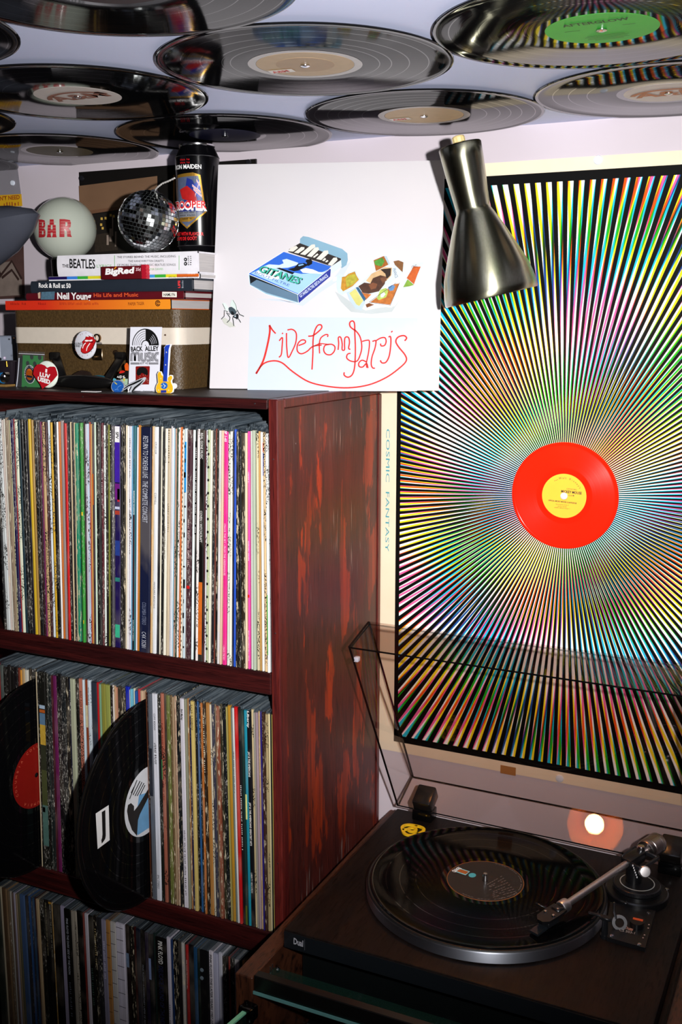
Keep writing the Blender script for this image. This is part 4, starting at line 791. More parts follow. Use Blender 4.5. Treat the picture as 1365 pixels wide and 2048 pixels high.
text('TROOPER', PL((0, 0, 0), (1, 0, 0), (0, 0, 1)), cu(354, 418)[0], cu(354, 418)[1], .0098, CN_, RED, wid=cu(412, 418)[0]-cu(354, 418)[0], warp=lambda X, Y: cw(X, Y, .0017), bold=.03)
can_text(20, (361, 427.5), (388, 426.5), 2.6, INK); can_text(14, (361, 433), (390, 432), 2.6, INK); can_text(9, (366, 440), (383, 438.5), 3, INK)
can_text('BURST WITH FLAVOUR', (354.5, 471.5), (405.5, 470.5), 6.4, RED, bold=.03); can_text('COUPE DE GO\u00dbT', (354.5, 481), (393, 480), 6.4, RED, bold=.03)
# ---------------------------------------------------------------- small things before the case
yb = .05; f = FY(yb)                                        # zip bag with badge card
bagp = [(39, 702), (91, 704), (89, 779), (34, 778)]
a, b = P(34, 700, 'y', yb), P(90, 700, 'y', yb)
BG = empty('zip_bag', ((a.x+b.x)/2, yb, 0)); tag(BG, 'clear zip bag holding a green spotted card with a round badge', 'bag')
film = NT('clear_film'); film.p(col=lin('#8a8e94'), rough=.12, alpha=.07, spec=.5); film = film.m
def lean(f, px_pts, z=0.): return [(u, max(v, .0004)) for u, v in f.pts(px_pts)]
g = G(); g.prism(lean(f, [(46, 710), (86, 712), (83, 780), (44, 780)]), .0008, f.M, -.0004); g.out('green_card', mat('#1f7a30', .45, var=.06), BG)
g = G(); g.prism(lean(f, bagp), .0003, f.M, .0012); g.out('bag_film', film, BG)
g = G(); g.ribbon(f.pts([(39, 707), (91, 709)]), .0008, 0, f.M, .0018); g.ribbon(lean(f, [(40, 716), (38, 745), (35, 777)]), .0016, 0, f.M, .0018); g.out('zip_seal', mat('#c9ccd8', .25), BG, recalc=False)
DKG = mat('#12251a', .5); g = G()
for x, y in ((64, 714), (80, 715), (56, 727), (70, 728), (52, 777)): g.prism(ell(*f.px(x, y), .0033, .0038, 16), .0001, f.M, .0005)
g.out('print_shape', DKG, BG); bc = f.px(60.5, 748.5)
M = f.M @ Matrix.Translation((bc[0], max(bc[1], .02), .0006)); bcv = (bc[0], bc[1])
g = G(); g.prism(ell(bcv[0], bcv[1], .0098, .0133, 36), .0007, f.M, .0004); g.out('badge', mat('#dfe0e4', .4), BG)
g = G(); g.prism(ell(bcv[0], bcv[1], .0092, .0127, 36), .0002, f.M, .0011); g.out('badge_ring', mat('#151c2c', .4), BG)
g = G(); g.prism(ell(bcv[0]-.0003, bcv[1]-.0002, .0062, .0083, 30), .0002, f.M, .0013); g.out('badge_centre', mat('#c8641e', .45, var=.15), BG)
for i, ch in enumerate('RECORD CENTRE'):
    if ch != ' ': t = math.radians(200-i*18); text(ch, f, bcv[0]+.0076*math.cos(t), bcv[1]+.0104*math.sin(t), .0022, BG, WHITE, ang=t-math.pi/2, align='c', off=.0015, bold=.02)
flat(f, [(55, 750), (66, 752), (66, 756), (55, 754)], mat('#151c2c', .4), BG, off=.0016)
# heart button
yb = .036; f = FY(yb); c0 = f.px(94, 751); r0 = 26*.00068
HB = empty('heart_button', (c0[0], yb, 0)); tag(HB, 'white round button with a red heart and lettering, before the zip bag', 'button')
M = f.M @ Matrix.Translation((c0[0], max(c0[1], r0*1.12+.0004), 0)) @ Matrix.Diagonal((1.1, 1.08, 1, 1))
g = G(); g.lathe([(0, .0022), (r0*.85, .0019), (r0*.97, .0006), (r0, -.001), (r0*.9, -.0016), (0, -.0016)], 48, M); g.out('button_face', mat('#dfe8dc', .3), HB, smooth=30)
heart = [(68+0, 748), (70, 736), (76, 729), (84, 728), (92, 731), (96, 735.5), (102, 733), (110, 733), (113, 735), (116, 744), (117, 750), (108, 761), (97, 771), (86.5, 777.5), (82, 768), (75, 758)]
flat(f, [(x+.5, y) for x, y in heart], mat('#b01420', .4), HB, off=.0024)
for s, a, b, h in (('I', (93.3, 744), (97, 745), 6.5), ('LUV', (82, 752), (103, 757), 8), ('USED', (78, 761), (103, 768), 8)): textpx(s, f, a, b, h, HB, WHITE, off=.0030, bold=.05)
# badge hung on the latch
yb = .056; f = FY(yb); c0 = f.px(171, 690); kx = .00063
RS = empty('tongue_badge', (c0[0], yb, c0[1])); tag(RS, 'white round tin badge with a red lips and tongue emblem, hung on the cream band', 'badge')
M = f.M @ Matrix.Translation((c0[0], c0[1], 0)) @ Matrix.Rotation(-.2, 4, 'Z') @ Matrix.Diagonal((29.5*kx/.9, 31.5*kx/.9, 1, 1))
g = G(); g.lathe([(0, .0018), (.8, .0016), (.88, .0008), (.9, -.0008), (.86, -.001), (.8, .0), (0, .0002)], 48, M); g.out('badge_face', mat('#d3d3dc', .3, var=.03), RS, smooth=30)
g = G(); q0 = P(166, 688, 'y', yb); g.cyl((q0.x, yb, q0.z), (q0.x, YS-.0012, q0.z), .0022, n=10); g.out('badge_pin', STEEL, RS)
def s3(l): return [(20+x/6.825, 630+y/6.825) for x, y in l]
lips = s3([(1000, 368), (1040, 330), (1052, 298), (1078, 284), (1104, 296), (1132, 282), (1150, 296), (1158, 324), (1185, 352), (1162, 400), (1140, 450), (1108, 490), (1076, 512), (1042, 524), (1008, 518), (986, 496), (984, 462), (1002, 420), (1012, 396)])
flat(f, s3([(994, 366), (1036, 326), (1048, 292), (1078, 278), (1104, 290), (1134, 276), (1156, 294), (1164, 322), (1192, 352), (1168, 404), (1146, 454), (1112, 496), (1078, 518), (1040, 530), (1004, 524), (980, 498), (978, 460), (996, 420), (1004, 396)]), INK, RS, 'emblem_outline', off=.0019)
flat(f, lips, mat('#b3151a', .4), RS, 'emblem_lips', off=.0021)
flat(f, s3([(1034, 346), (1060, 338), (1096, 344), (1138, 334), (1142, 350), (1120, 362), (1090, 356), (1062, 364), (1040, 358)]), WHITE, RS, 'emblem_teeth', off=.0023)
flat(f, s3([(1024, 372), (1060, 372), (1096, 364), (1150, 360), (1130, 396), (1100, 410), (1060, 410), (1020, 420)]), mat('#5a0c10', .4), RS, 'emblem_mouth', off=.0022)
flat(f, s3([(1020, 424), (1030, 384), (1064, 372), (1110, 372), (1140, 380), (1124, 440), (1096, 484), (1050, 516), (1012, 510), (992, 484)]), mat('#c01a1e', .4), RS, 'emblem_tongue', off=.0024)
strokes(f, [s3([(1060, 292), (1072, 286), (1090, 296)]), s3([(1118, 292), (1132, 288), (1146, 298)]), s3([(1008, 455), (1022, 410), (1050, 380)]), s3([(1060, 490), (1072, 440), (1110, 384)])], 1.5, WHITE, RS, 'print_line', off=.0026)
textpx('ROLLING', f, s3([(860, 404)])[0], s3([(994, 404)])[0], 4.2, RS, INK, off=.0021, bold=.02); textpx('STONES', f, s3([(866, 438)])[0], s3([(975, 436)])[0], 4.2, RS, INK, off=.0021, bold=.02)
g = G()
for x, y in ((920, 300), (975, 270), (1000, 258), (1050, 245), (900, 350), (1150, 450), (1125, 500), (1070, 548), (1000, 560), (960, 545), (925, 512), (905, 480)): g.prism(ell(*f.px(*s3([(x, y)])[0]), .0005, .0007, 8), .0001, f.M, .0019)
g.out('print_dot', mat('#8a4a48', .5), RS)
# shop card
yb = .045; f = FY(yb); cp_ = [(261, 654), (324, 654), (317, 787), (257, 786)]
CD = empty('shop_card', (f.px(290, 720)[0], yb, 0)); tag(CD, 'white shop card with half a black record and a small red picture', 'card')
g = G(); g.prism(lean(f, cp_), .0007, f.M, -.0007); g.out('card', mat('#dcdce6', .35, var=.02), CD)
def s7(l): return [(200+x/6.825, 630+y/6.825) for x, y in l]
cxy = s7([(625, 415)])[0]
def arc(r, a0, a1, n=24): return [(cxy[0]+r*math.cos(math.radians(a0+(a1-a0)*k/n))*27/34, cxy[1]-r*math.sin(math.radians(a0+(a1-a0)*k/n))) for k in range(n+1)]
zig = s7([(625, 345), (640, 335), (618, 318), (636, 300), (622, 282), (640, 262), (622, 240), (640, 226), (626, 200), (625, 184)])
flat(f, arc(33.5, 90, 0)+arc(10, 0, 90), INK, CD, 'emblem_record', off=.0003)
strokes(f, [arc(32.7, 90, 180), arc(10, 0, 180)], 1.6, INK, CD, off=.0004, smooth=1)
strokes(f, [arc(r, 92, 180) for r in (27.8, 23.5, 19.3, 15.)], .8, mat('#3a3a42', .4), CD, off=.0004, smooth=1)
strokes(f, [arc(r, 8, 50) for r in (28, 24, 20, 16)], .7, mat('#c9c9d4', .4), CD, off=.0005, smooth=1)
flat(f, ell(*cxy, .9, 1.1, 12), INK, CD, off=.0004)
textpx('BACK', f, *s7([(428, 498), (590, 490)]), 9.2, CD, INK, bold=.035); textpx('ALLEY', f, *s7([(618, 490), (808, 486)]), 9, CD, INK, bold=.035)
GR = mat('#55555f', .4)
def multi(l): strokes(f, [s7(l)], 4.6, INK, CD, off=.0003, smooth=3); strokes(f, [s7(l)], 2.9, mat('#dcdce6', .35, var=.02), CD, off=.0004, smooth=3); strokes(f, [s7(l)], 1.3, mat('#26262c', .4), CD, off=.0005, smooth=3)
multi([(430, 632), (432, 560), (438, 528), (462, 524), (478, 540), (480, 628)]); multi([(480, 628), (482, 545), (498, 524), (522, 524), (534, 540), (536, 632)])
multi([(572, 514), (570, 590), (578, 618), (606, 622), (622, 606), (626, 514)]); multi([(700, 526), (668, 524), (650, 540), (656, 562), (686, 580), (694, 602), (680, 620), (642, 622)])
multi([(722, 514), (720, 632)]); multi([(806, 526), (780, 524), (758, 544), (754, 592), (770, 618), (800, 622)])
textpx('EST 92', f, *s7([(554, 672), (660, 672)]), 3.6, CD, INK, bold=.02)
for xa, xb in ((420, 545), (668, 800)):
    for y in (653, 662, 671): strokes(f, [s7([(xa, y), (xb, y)])], .75, INK, CD, off=.0003, smooth=1)
flat(f, s7([(500, 700), (676, 698), (684, 706), (672, 948), (490, 948), (490, 708)]), mat('#7c1512', .4, var=.3, scale=150), CD, 'small_picture', off=.0003)
flat(f, [(a*1., b) for a, b in s7([(504, 800), (510, 750), (540, 716), (585, 708), (630, 720), (655, 756), (660, 815), (630, 822), (600, 800), (575, 790), (550, 820), (520, 830)])], INK, CD, 'picture_record', off=.0005)
g = G()
for k in range(26): x, y = random.uniform(500, 665), random.uniform(815, 935); u, v = f.px(*s7([(x, y)])[0]); g.box((u-.0003, v-.0003, .0006), (u+.0003, v+.0003, .0007), f.M)
g.out('print_dot', mat('#d8b0a0', .4), CD)
textpx('Street', f, *s7([(470, 1046), (556, 1046)]), 2.6, CD, INK, bold=.01); textpx('Charlottetown, PE', f, *s7([(590, 1046), (760, 1046)]), 2.6, CD, INK, bold=.01)
# tiny yellow and blue bass
yb = .03; f = FY(yb)
GT = empty('toy_guitar', (f.px(333, 740)[0], yb, 0)); tag(GT, 'tiny yellow bass guitar magnet with a blue neck, leaning beside the white card', 'toy')
body = s7([(775, 1040), (768, 1000), (778, 960), (800, 925), (796, 880), (790, 810), (808, 775), (832, 780), (842, 820), (862, 830), (864, 905), (926, 905), (932, 855), (960, 828), (985, 832), (990, 862), (968, 900), (975, 930), (994, 970), (998, 1010), (990, 1050), (960, 1074), (900, 1080), (830, 1076), (790, 1064)])
def fl0(l): return [(u, max(v, .0003)) for u, v in f.pts(l)]
g = G(); g.prism(fl0(s7([(768, 1045), (760, 1000), (772, 955), (792, 922), (788, 875), (782, 806), (804, 766), (836, 772), (850, 812), (870, 822), (880, 460), (874, 448), (906, 404), (972, 398), (976, 410), (958, 452), (930, 845), (960, 818), (990, 822), (998, 864), (978, 900), (984, 930), (1003, 968), (1007, 1012), (998, 1056), (964, 1084), (900, 1090), (828, 1086), (786, 1072)])), .0016, f.M, -.0016); g.out('guitar_back', WHITE, GT)
g = G(); g.prism(fl0(body), .0006, f.M, 0); g.out('guitar_body', mat('#e2b023', .35), GT)
BLU = mat('#1f3fae', .35); flat(f, s7([(866, 908), (888, 470), (884, 448), (908, 412), (964, 404), (950, 450), (944, 475), (922, 908)]), BLU, GT, 'guitar_neck', off=.0008)
g = G()
for k in range(18): y = 540+k*20; a, b = s7([(872+(905-y)*.045, y), (922+(905-y)*.05, y)]); g.ribbon(f.pts([a, b]), .0003, 0, f.M, .0011, smooth=1)
g.out('fret', mat('#162a70', .4), GT, recalc=False)
flat(f, ell(*s7([(882, 965)])[0], 7, 6.8, 24), mat('#1d62b8', .35), GT, off=.0008); flat(f, s7([(836, 1026), (912, 1024), (912, 1060), (836, 1062)]), mat('#26348c', .35), GT, off=.0008)
strokes(f, [s7([(870, 935), (892, 965), (880, 995)]), s7([(890, 960), (908, 972)])], .9, WHITE, GT, off=.0011, smooth=1)
strokes(f, [s7([(836, 968), (858, 964)])], 1.4, mat('#e8d24a', .35), GT, off=.0011, smooth=1)
g = G()
for x, y in ((838, 866), (936, 900), (806, 1024), (944, 1026), (916, 508), (904, 680)): g.prism(ell(*f.px(*s7([(x, y)])[0]), .0008, .0009, 10), .0002, f.M, .001)
g.out('guitar_peg', mat('#c9c9b8', .35), GT)
yb = .036; f = FY(yb); q = f.px(*s7([(1012, 970)])[0]); M = f.M @ Matrix.Translation((q[0], q[1], 0))
tag(G().lathe([(0, .002), (.0035, .0016), (.0042, 0), (.0038, -.002), (0, -.002)], 20, M).out('white_bead', WHITE, at=(q[0], yb, q[1]), smooth=40), 'small white bead peeking out behind the toy guitar', 'bead')
# emblem pin: blue disc with a long silver wing
yb = .026; f = FY(yb)
EP = empty('wing_pin', (f.px(255, 765)[0], yb, 0)); tag(EP, 'blue disc pin with a long silver black wing in front of the white card', 'pin')
g = G(); g.prism(fl0(ell(*s7([(248, 978)])[0], 13.5, 13.8, 32)), .0012, f.M, -.0006); g.out('pin_back', mat('#c9ccd6', .25, .6), EP)
flat(f, ell(*s7([(247, 976)])[0], 12, 12, 30), mat('#1d55a4', .3, var=.2, scale=200), EP, 'pin_disc', off=.0008)
strokes(f, [s7([(210, 1020), (240, 1010), (262, 975), (300, 960)]), s7([(245, 990), (255, 1030)])], .8, mat('#5f8fd0', .3), EP, off=.0010); strokes(f, [s7([(205, 918), (225, 935), (240, 945)])], 1.6, mat('#c9b83a', .3), EP, off=.0010)
wing = s7([(315, 1010), (380, 955), (460, 915), (560, 868), (620, 848), (636, 855), (620, 900), (580, 940), (520, 985), (470, 1030), (440, 1068), (405, 1064), (430, 1010), (450, 970), (400, 985), (345, 1022)])
g = G(); g.prism(fl0(wing), .0012, f.M, .0004); g.out('pin_wing', mat('#d5d9e2', .25, .3), EP)
flat(f, s7([(330, 1008), (390, 960), (470, 922), (560, 880), (600, 866), (560, 905), (480, 945), (400, 975), (345, 1012)]), INK, EP, off=.0018); flat(f, s7([(440, 1045), (480, 985), (545, 935), (600, 890), (612, 890), (560, 950), (500, 998), (455, 1048)]), INK, EP, off=.0018)
flat(f, s7([(388, 1000), (404, 1002), (408, 1035), (400, 1066), (390, 1060), (396, 1034)]), WHITE, EP, off=.0018)
# little bright figure behind the pin
yb = .052; f = FY(yb)
FG = empty('bright_magnet', (f.px(250, 750)[0], yb, 0)); tag(FG, 'small bright magnet with orange top and coloured spots behind the wing pin', 'magnet')
mg = [(('#d2561a', [(342, 690), (356, 665), (372, 652), (385, 668), (395, 700), (395, 760), (352, 756)])), ('#c4241c', [(270, 790), (290, 762), (322, 755), (350, 768), (330, 795), (290, 800)]), ('#141212', [(262, 800), (330, 790), (392, 760), (396, 850), (340, 880), (280, 868), (248, 830)]), ('#4aa0b4', [(190, 905), (205, 860), (230, 870), (240, 892)]), ('#9fb9a0', [(300, 880), (350, 870), (396, 870), (392, 950), (340, 1000), (320, 940)]), ('#c9b23a', [(345, 870), (360, 860), (362, 900), (348, 905)])]
for i, (cc, l) in enumerate(mg): g = G(); g.prism(fl0(s7(l)), .0012, f.M, i*.0006); g.out('magnet_piece', mat(cc, .35, var=.25, scale=300), FG)
g = G(); g.prism(fl0(s7([(270, 850), (330, 800), (392, 800), (392, 1030), (290, 1050), (255, 1000)])), .002, f.M, -.0022); g.out('magnet_back', mat('#1a1818', .4), FG)
strokes(f, [s7([(265, 850), (278, 835), (290, 858)]), s7([(300, 850), (302, 830), (325, 830), (322, 855), (302, 856)]), s7([(340, 840), (365, 830)]), s7([(345, 860), (360, 850), (378, 856)])], 1.2, WHITE, FG, off=.005, smooth=1)
# picks and a brown piece lying against the handle
def pick(name, label, px_, col, yb, r, sc=1.):
    q = P(*px_, 'y', yb); M = Matrix.Translation(q) @ Matrix.Rotation(1.25, 4, 'X'); g = G()
    g.prism([(r*x*sc, r*y) for x, y in ((-1, .7), (-.8, .95), (0, 1.05), (.8, .95), (1, .7), (.7, -.2), (.18, -1.05), (-.18, -1.05), (-.7, -.2))][::-1], .0012, M); return tag(g.out(name, mat(col, .3), at=q), label, 'guitar pick', 'picks behind the case handle')
pick('guitar_pick', 'orange guitar pick standing behind the black handle grip', (166, 766), '#e08a1e', .0585, .0085); pick('guitar_pick', 'teal guitar pick standing behind the black handle grip', (197, 763), '#1d4a58', .0585, .0085, 1.3)
g = G(); q = P(164, 752, 'y', .061); prof = [(-.0165, -.012), (-.0165, .001), (-.010, .0045), (-.002, .008), (.004, .0075), (.012, .006), (.0165, .0), (.015, -.012)]
g.prism([(q.x+x, max(q.z+z, .0)) for x, z in prof], .004, Matrix(((1, 0, 0, 0), (0, 0, 1, .0605), (0, 1, 0, 0), (0, 0, 0, 1))))
tag(g.out('brown_tin', mat('#2c201c', .35, .3, var=.4, scale=260), at=(q.x, .062, 0)), 'dark brown dotted tin leaning behind the orange pick', 'tin')
q = P(184, 784, 'y', .012); tag(G().box((q.x-.012, .004, .0002), (q.x+.013, .016, .0008)).out('white_slip', WHITE, at=q), 'thin white paper slip on the shelf edge below the handle', 'paper')
# things at the far end of the shelf
q = P(-4, 748, 'y', .05); LG = empty('lighter', (q.x, .05, 0)); tag(LG, 'blue lighter with a metal head lying at the shelf end beside the case', 'lighter')
zc = .0085; a, b = P(-30, 745, 'y', .05), P(8, 748, 'y', .05); g = G(); g.cyl((a.x, .05, zc+.004), (b.x, .048, zc+.004), .008, n=20); g.out('lighter_body', mat('#1a6ea8', .25), LG, smooth=40)
g = G(); g.cyl((b.x+.0005, .048, zc+.004), (b.x+.007, .0478, zc+.004), .0072, .006, n=18); g.cyl((b.x+.006, .044, zc+.009), (b.x+.006, .052, zc+.009), .0035, n=14); g.out('lighter_head', CHROME, LG, smooth=40)
g = G(); g.box((a.x, .040, .0003), (b.x+.011, .060, .0032)); tag(g.out('tan_card', mat('#8a6a3a', .5), at=(a.x, .05, 0)), 'tan card under the blue lighter', 'card')
q = P(7, 722, 'y', .075); TR = empty('trinket', (q.x, .085, 0)); tag(TR, 'dark trinket with a brass glint at the shelf end, behind the lighter', 'trinket')
g = G(); g.rbox((q.x-.022, .08, .0003), (q.x+.010, .105, .036), .004, 2); g.out('trinket_body', mat('#221c22', .3), TR, smooth=40)
z_ = P(8, 728, 'y', .078).z; g = G(); g.cyl((q.x+.002, .0795, z_-.004), (q.x+.0015, .0795, z_+.004), .0022, .0016, n=12); g.out('brass_tip', GOLDM, TR, smooth=40); z_ = P(4, 716, 'y', .078).z; g = G(); g.sphere((q.x-.002, .0795, z_), .0025, n=12, m=8); g.out('glass_bead', mat('#c0b4cc', .1), TR, smooth=True)
q = P(2, 690, 'y', .16); tag(G().rbox((q.x-.03, .15, .0), (q.x+.006, .25, P(2, 672, 'y', .15).z), .002, 1).out('small_box', mat('#8f97a8', .5), at=(q.x, .2, 0)), 'pale grey box standing at the shelf end beside the case', 'box')
# grey lamp shade at the far end
tipv = P(75, 427, 'y', .165); T0 = P(-150, 500, 'y', .165); ax = (T0-tipv)
GS = empty('grey_lamp', (T0.x, .165, T0.z)); tag(GS, 'grey metal lamp shade reaching in beside the glass globe', 'lamp')
S_ = mat('#50535f', .3, .2, .5, var=.05); u_ = V((tipv.x-T0.x, 0, tipv.z-T0.z)); R_ = u_.length; e1 = u_.normalized(); e2 = V((0, 1, 0)); e3 = e1.cross(e2)
up_ = e3 if e3.z > 0 else -e3; tl = Matrix(((e1.x, e2.x, up_.x, T0.x), (e1.y, e2.y, up_.y, .165), (e1.z, e2.z, up_.z, T0.z), (0, 0, 0, 1))) @ Matrix.Diagonal((1, .25, 1, 1))
g = G(); g.lathe([(R_, 0), (R_*.96, .010), (R_*.8, .024), (R_*.55, .036), (R_*.3, .041), (0, .042), (0, .040), (R_*.55, .034), (R_*.94, .008), (R_*.985, -.0005), (R_, 0)], 64, tl); g.lathe([(R_, 0), (R_*.93, -.020), (R_*.78, -.042), (R_*.55, -.060), (R_*.25, -.070), (0, -.072)], 64, tl); g.out('shade', S_, GS, smooth=60)
g = G(); q = T0; g.cyl((q.x, .165, 0), (q.x, .165, q.z-.05), .006, n=16); g.lathe([(0, .012), (.03, .010), (.045, .003), (.045, 0), (0, 0)], 32, Matrix.Translation((q.x, .165, 0))); g.out('stand', mat('#2c2d33', .35, .3), GS, smooth=40)
# ---------------------------------------------------------------- the white album cover leaning on the case
ABL = V((-.1767, .1215, .0014)); AY, AT = .314, .2397; SZ = .3215
ex = V((math.cos(AY), math.sin(AY), 0)); nb = V((-math.sin(AY), math.cos(AY), 0)); ez = V((0, 0, 1))*math.cos(AT)+nb*math.sin(AT)
ap = PL(ABL, ex, ez)
AL = empty('album_cover', ABL+ex*SZ/2); tag(AL, 'large white album cover with a cigarette pack picture and red handwriting, leaning on the shelf', 'album')
g = G(); g.rbox((0, 0, -.0042), (SZ, SZ, 0), .0012, 2, ap.M); acm = NT('album_card'); _a = acm.noise(acm.coord((9, 9, 9)), 1, 4); acm.p(col=acm.mix(_a, lin('#dad6d8'), lin('#d0ccd3')), rough=.3, spec=.35, coat=.25, crough=.12); acm = acm.m; g.out('card_sleeve', acm, AL, smooth=40)
def A(l): return [(400+x*520/1365, 300+y*520/1365) for x, y in l]              # 520 px crop
def B(l): return [(480+x*400/1365, 460+y*400/1365) for x, y in l]
def C_(l): return [(480+x*400/1365, 620+y*400/1365) for x, y in l]
def F_(l): return [(420+x*100/1365, 560+y*100/1365) for x, y in l]
k = [0]
def art(l, col, name='print_shape', var=.05, scale=60, rough=.35):
    k[0] += 1; return flat(ap, l, mat(col, rough, var=var, scale=scale), AL, name, off=.00015+k[0]*.00002, h=.00001)
art(A([(262, 876), (1145, 882), (1140, 1266), (250, 1266)]), '#c3cee2', 'title_panel', .02)
# cigarette box
art(B([(110, 470), (400, 500), (640, 330), (700, 250), (760, 215), (700, 330), (560, 420), (430, 520), (250, 470)]), '#c4cdda', 'picture_shade')
art(B([(410, 95), (412, 60), (432, 42), (470, 48), (700, 130), (735, 160), (738, 205), (728, 240), (695, 262), (690, 200), (410, 100)]), '#7fa5bb', 'pack_lid', .15, 30)
art(B([(338, 130), (410, 90), (690, 195), (694, 255), (630, 250), (330, 150)]), '#2e2826', 'pack_inside')
for l in ([(330, 145), (350, 120), (385, 108), (398, 122), (365, 148)], [(370, 155), (420, 116), (442, 118), (440, 132), (400, 160)], [(412, 165), (490, 100), (512, 98), (516, 115), (446, 172)], [(458, 178), (512, 120), (536, 118), (542, 134), (490, 185)], [(498, 186), (530, 160), (538, 168), (510, 190)], [(522, 198), (576, 142), (602, 140), (606, 160), (556, 206)], [(562, 208), (582, 190), (590, 200), (575, 214)], [(582, 218), (598, 204), (606, 212), (592, 222)], [(602, 236), (640, 190), (662, 188), (668, 205), (628, 246)]): art(B(l), '#d8d4cb', 'cigarette', .12, 40)
art(B([(58, 302), (396, 442), (402, 500), (180, 440), (70, 378)]), '#8fb3c8', 'pack_end', .15, 30)
art(B([(66, 308), (120, 330), (396, 442), (394, 445), (112, 342), (72, 372)]), '#0f151c', 'pack_slot'); art(B([(68, 370), (180, 428), (400, 494), (402, 445), (330, 420), (116, 340)]), '#5c7890', 'pack_end', .2, 30)
art(B([(60, 300), (300, 150), (626, 250), (400, 440)]), '#2d63c8', 'pack_front', .1, 20)
art(B([(76, 296), (190, 246), (260, 262), (310, 280), (420, 300), (560, 290), (600, 272), (520, 340), (400, 436)]), '#9cc4ee', 'pack_cloud', .15, 25)
art(B([(160, 250), (200, 235), (270, 240), (300, 228), (290, 205), (320, 198), (356, 210), (400, 225), (390, 240), (330, 258), (260, 262), (190, 262)]), '#c6dcf4', 'pack_cloud')
art(B([(412, 272), (450, 260), (500, 270), (540, 288), (578, 290), (560, 300), (480, 296), (430, 292)]), '#e4eefa', 'pack_cloud')
art(B([(100, 290), (160, 262), (250, 270), (300, 300), (260, 340), (180, 330)]), '#dce8f6', 'pack_cloud', .1)
art(B([(250, 262), (272, 258), (374, 292), (360, 304)]), '#0d0f14', 'pack_figure'); art(B([(326, 268), (372, 258), (396, 232), (440, 226), (468, 240), (440, 256), (400, 278), (370, 282)]), '#0c0e12', 'pack_figure')
art(B([(448, 214), (460, 200), (486, 200), (496, 212), (494, 232), (470, 246), (452, 242), (460, 226)]), '#0c0e12', 'pack_figure'); art(B([(398, 240), (430, 232), (440, 238), (404, 248)]), '#7fb0e0', 'pack_figure')
art(B([(400, 442), (612, 262), (622, 270), (618, 318), (402, 500)]), '#2a3690', 'pack_side', .1); art(B([(620, 252), (692, 205), (696, 250), (624, 306)]), '#c9d6de', 'pack_flap')
strokes(ap, [B([(58, 302), (396, 442), (402, 500)]), B([(60, 304), (70, 378), (180, 440), (402, 502)]), B([(398, 442), (622, 260)]), B([(60, 300), (300, 150)])], .9, mat('#e6eef6', .35), AL, off=.0013, smooth=1)
def art_text(s, a, b, h, col, **q): textpx(s, ap, a, b, h, AL, mat(col, .4), off=q.pop('off', .0016), **q)
_a, _b = B([(122, 282)])[0], B([(402, 372)])[0]; art_text('GITANES', (_a[0]+1.6, _a[1]+.8), (_b[0]+1.6, _b[1]+.8), 13.5, '#0b1012', shear=.35, bold=.03); art_text('GITANES', _a, _b, 13.5, '#3fb09a', shear=.35, bold=.02, off=.0019)
art_text('BOUT FILTRE', *B([(102, 298), (335, 388)]), 5, '#4c64a8', shear=.2); art_text('GITANES FILTRE SEITA FRANCE', *B([(416, 464), (606, 318)]), 6.2, '#cfd8f0', bold=.02)
# crumpled notes
art(B([(650, 420), (700, 450), (770, 500), (860, 550), (960, 530), (1060, 520), (1120, 440), (1040, 560), (900, 575), (760, 560), (690, 490)]), '#b9c0c2', 'picture_shade', .15, 30)
art(B([(660, 318), (684, 300), (720, 316), (740, 292), (792, 278), (800, 300), (826, 340), (790, 380), (726, 430), (700, 446), (672, 430), (662, 396)]), '#c3d4e2', 'note_edge', .1); art(B([(634, 350), (640, 326), (664, 318), (662, 345), (650, 352)]), '#d8dde2', 'note_edge')
art(B([(698, 322), (722, 318), (742, 300), (786, 284), (796, 310), (815, 340), (770, 385), (706, 420), (690, 400)]), '#b8842c', 'note_print', .5, 250); art(B([(722, 330), (740, 312), (784, 300), (806, 336), (776, 372), (730, 392)]), '#a8a038', 'note_print', .5, 300)
art(B([(914, 208), (986, 178), (1010, 200), (1022, 240), (930, 282)]), '#9c5a22', 'note_print', .5, 260); art(B([(918, 214), (972, 190), (990, 215), (968, 250), (926, 240)]), '#4d8a34', 'note_print', .6, 300); art(B([(984, 178), (1004, 180), (1026, 232), (1016, 240)]), '#a9bcc8', 'note_edge')
art(B([(792, 392), (880, 308), (1018, 236), (1040, 262), (1072, 212), (1120, 224), (1134, 262), (1060, 360), (900, 480), (860, 500), (806, 450)]), '#c8d2d6', 'note_edge', .15, 40)
art(B([(862, 348), (900, 300), (990, 255), (1040, 258), (1036, 310), (1000, 350), (940, 366), (890, 364)]), '#c9a77c', 'note_face', .3, 90); art(B([(810, 385), (850, 360), (892, 366), (910, 330), (960, 310), (1000, 320), (990, 370), (950, 420), (880, 436), (840, 430)]), '#4a2f22', 'note_face', .5, 160)
art(B([(880, 376), (910, 360), (940, 370), (930, 400), (896, 408)]), '#7a4a30', 'note_face', .4, 200); art(B([(960, 330), (1000, 318), (1004, 345), (975, 366)]), '#6d4630', 'note_face', .4, 200); art(B([(960, 270), (1034, 262), (1030, 310), (1004, 336), (994, 300)]), '#2e221c', 'note_face', .4, 200)
art(B([(1050, 215), (1084, 208), (1118, 222), (1112, 290), (1060, 240)]), '#7b5230', 'note_print', .5, 240); art(B([(806, 400), (846, 432), (900, 440), (860, 480), (836, 460)]), '#b8682c', 'note_print', .6, 260)
art(B([(730, 428), (796, 392), (850, 470), (858, 500), (830, 550), (790, 536), (750, 480)]), '#b4c6da', 'note_edge', .1); art(B([(748, 432), (790, 402), (844, 484), (816, 520), (796, 510)]), '#c9c474', 'note_print', .2, 80); art(B([(792, 394), (810, 390), (862, 470), (850, 490)]), '#2f5878', 'note_print', .3, 200)
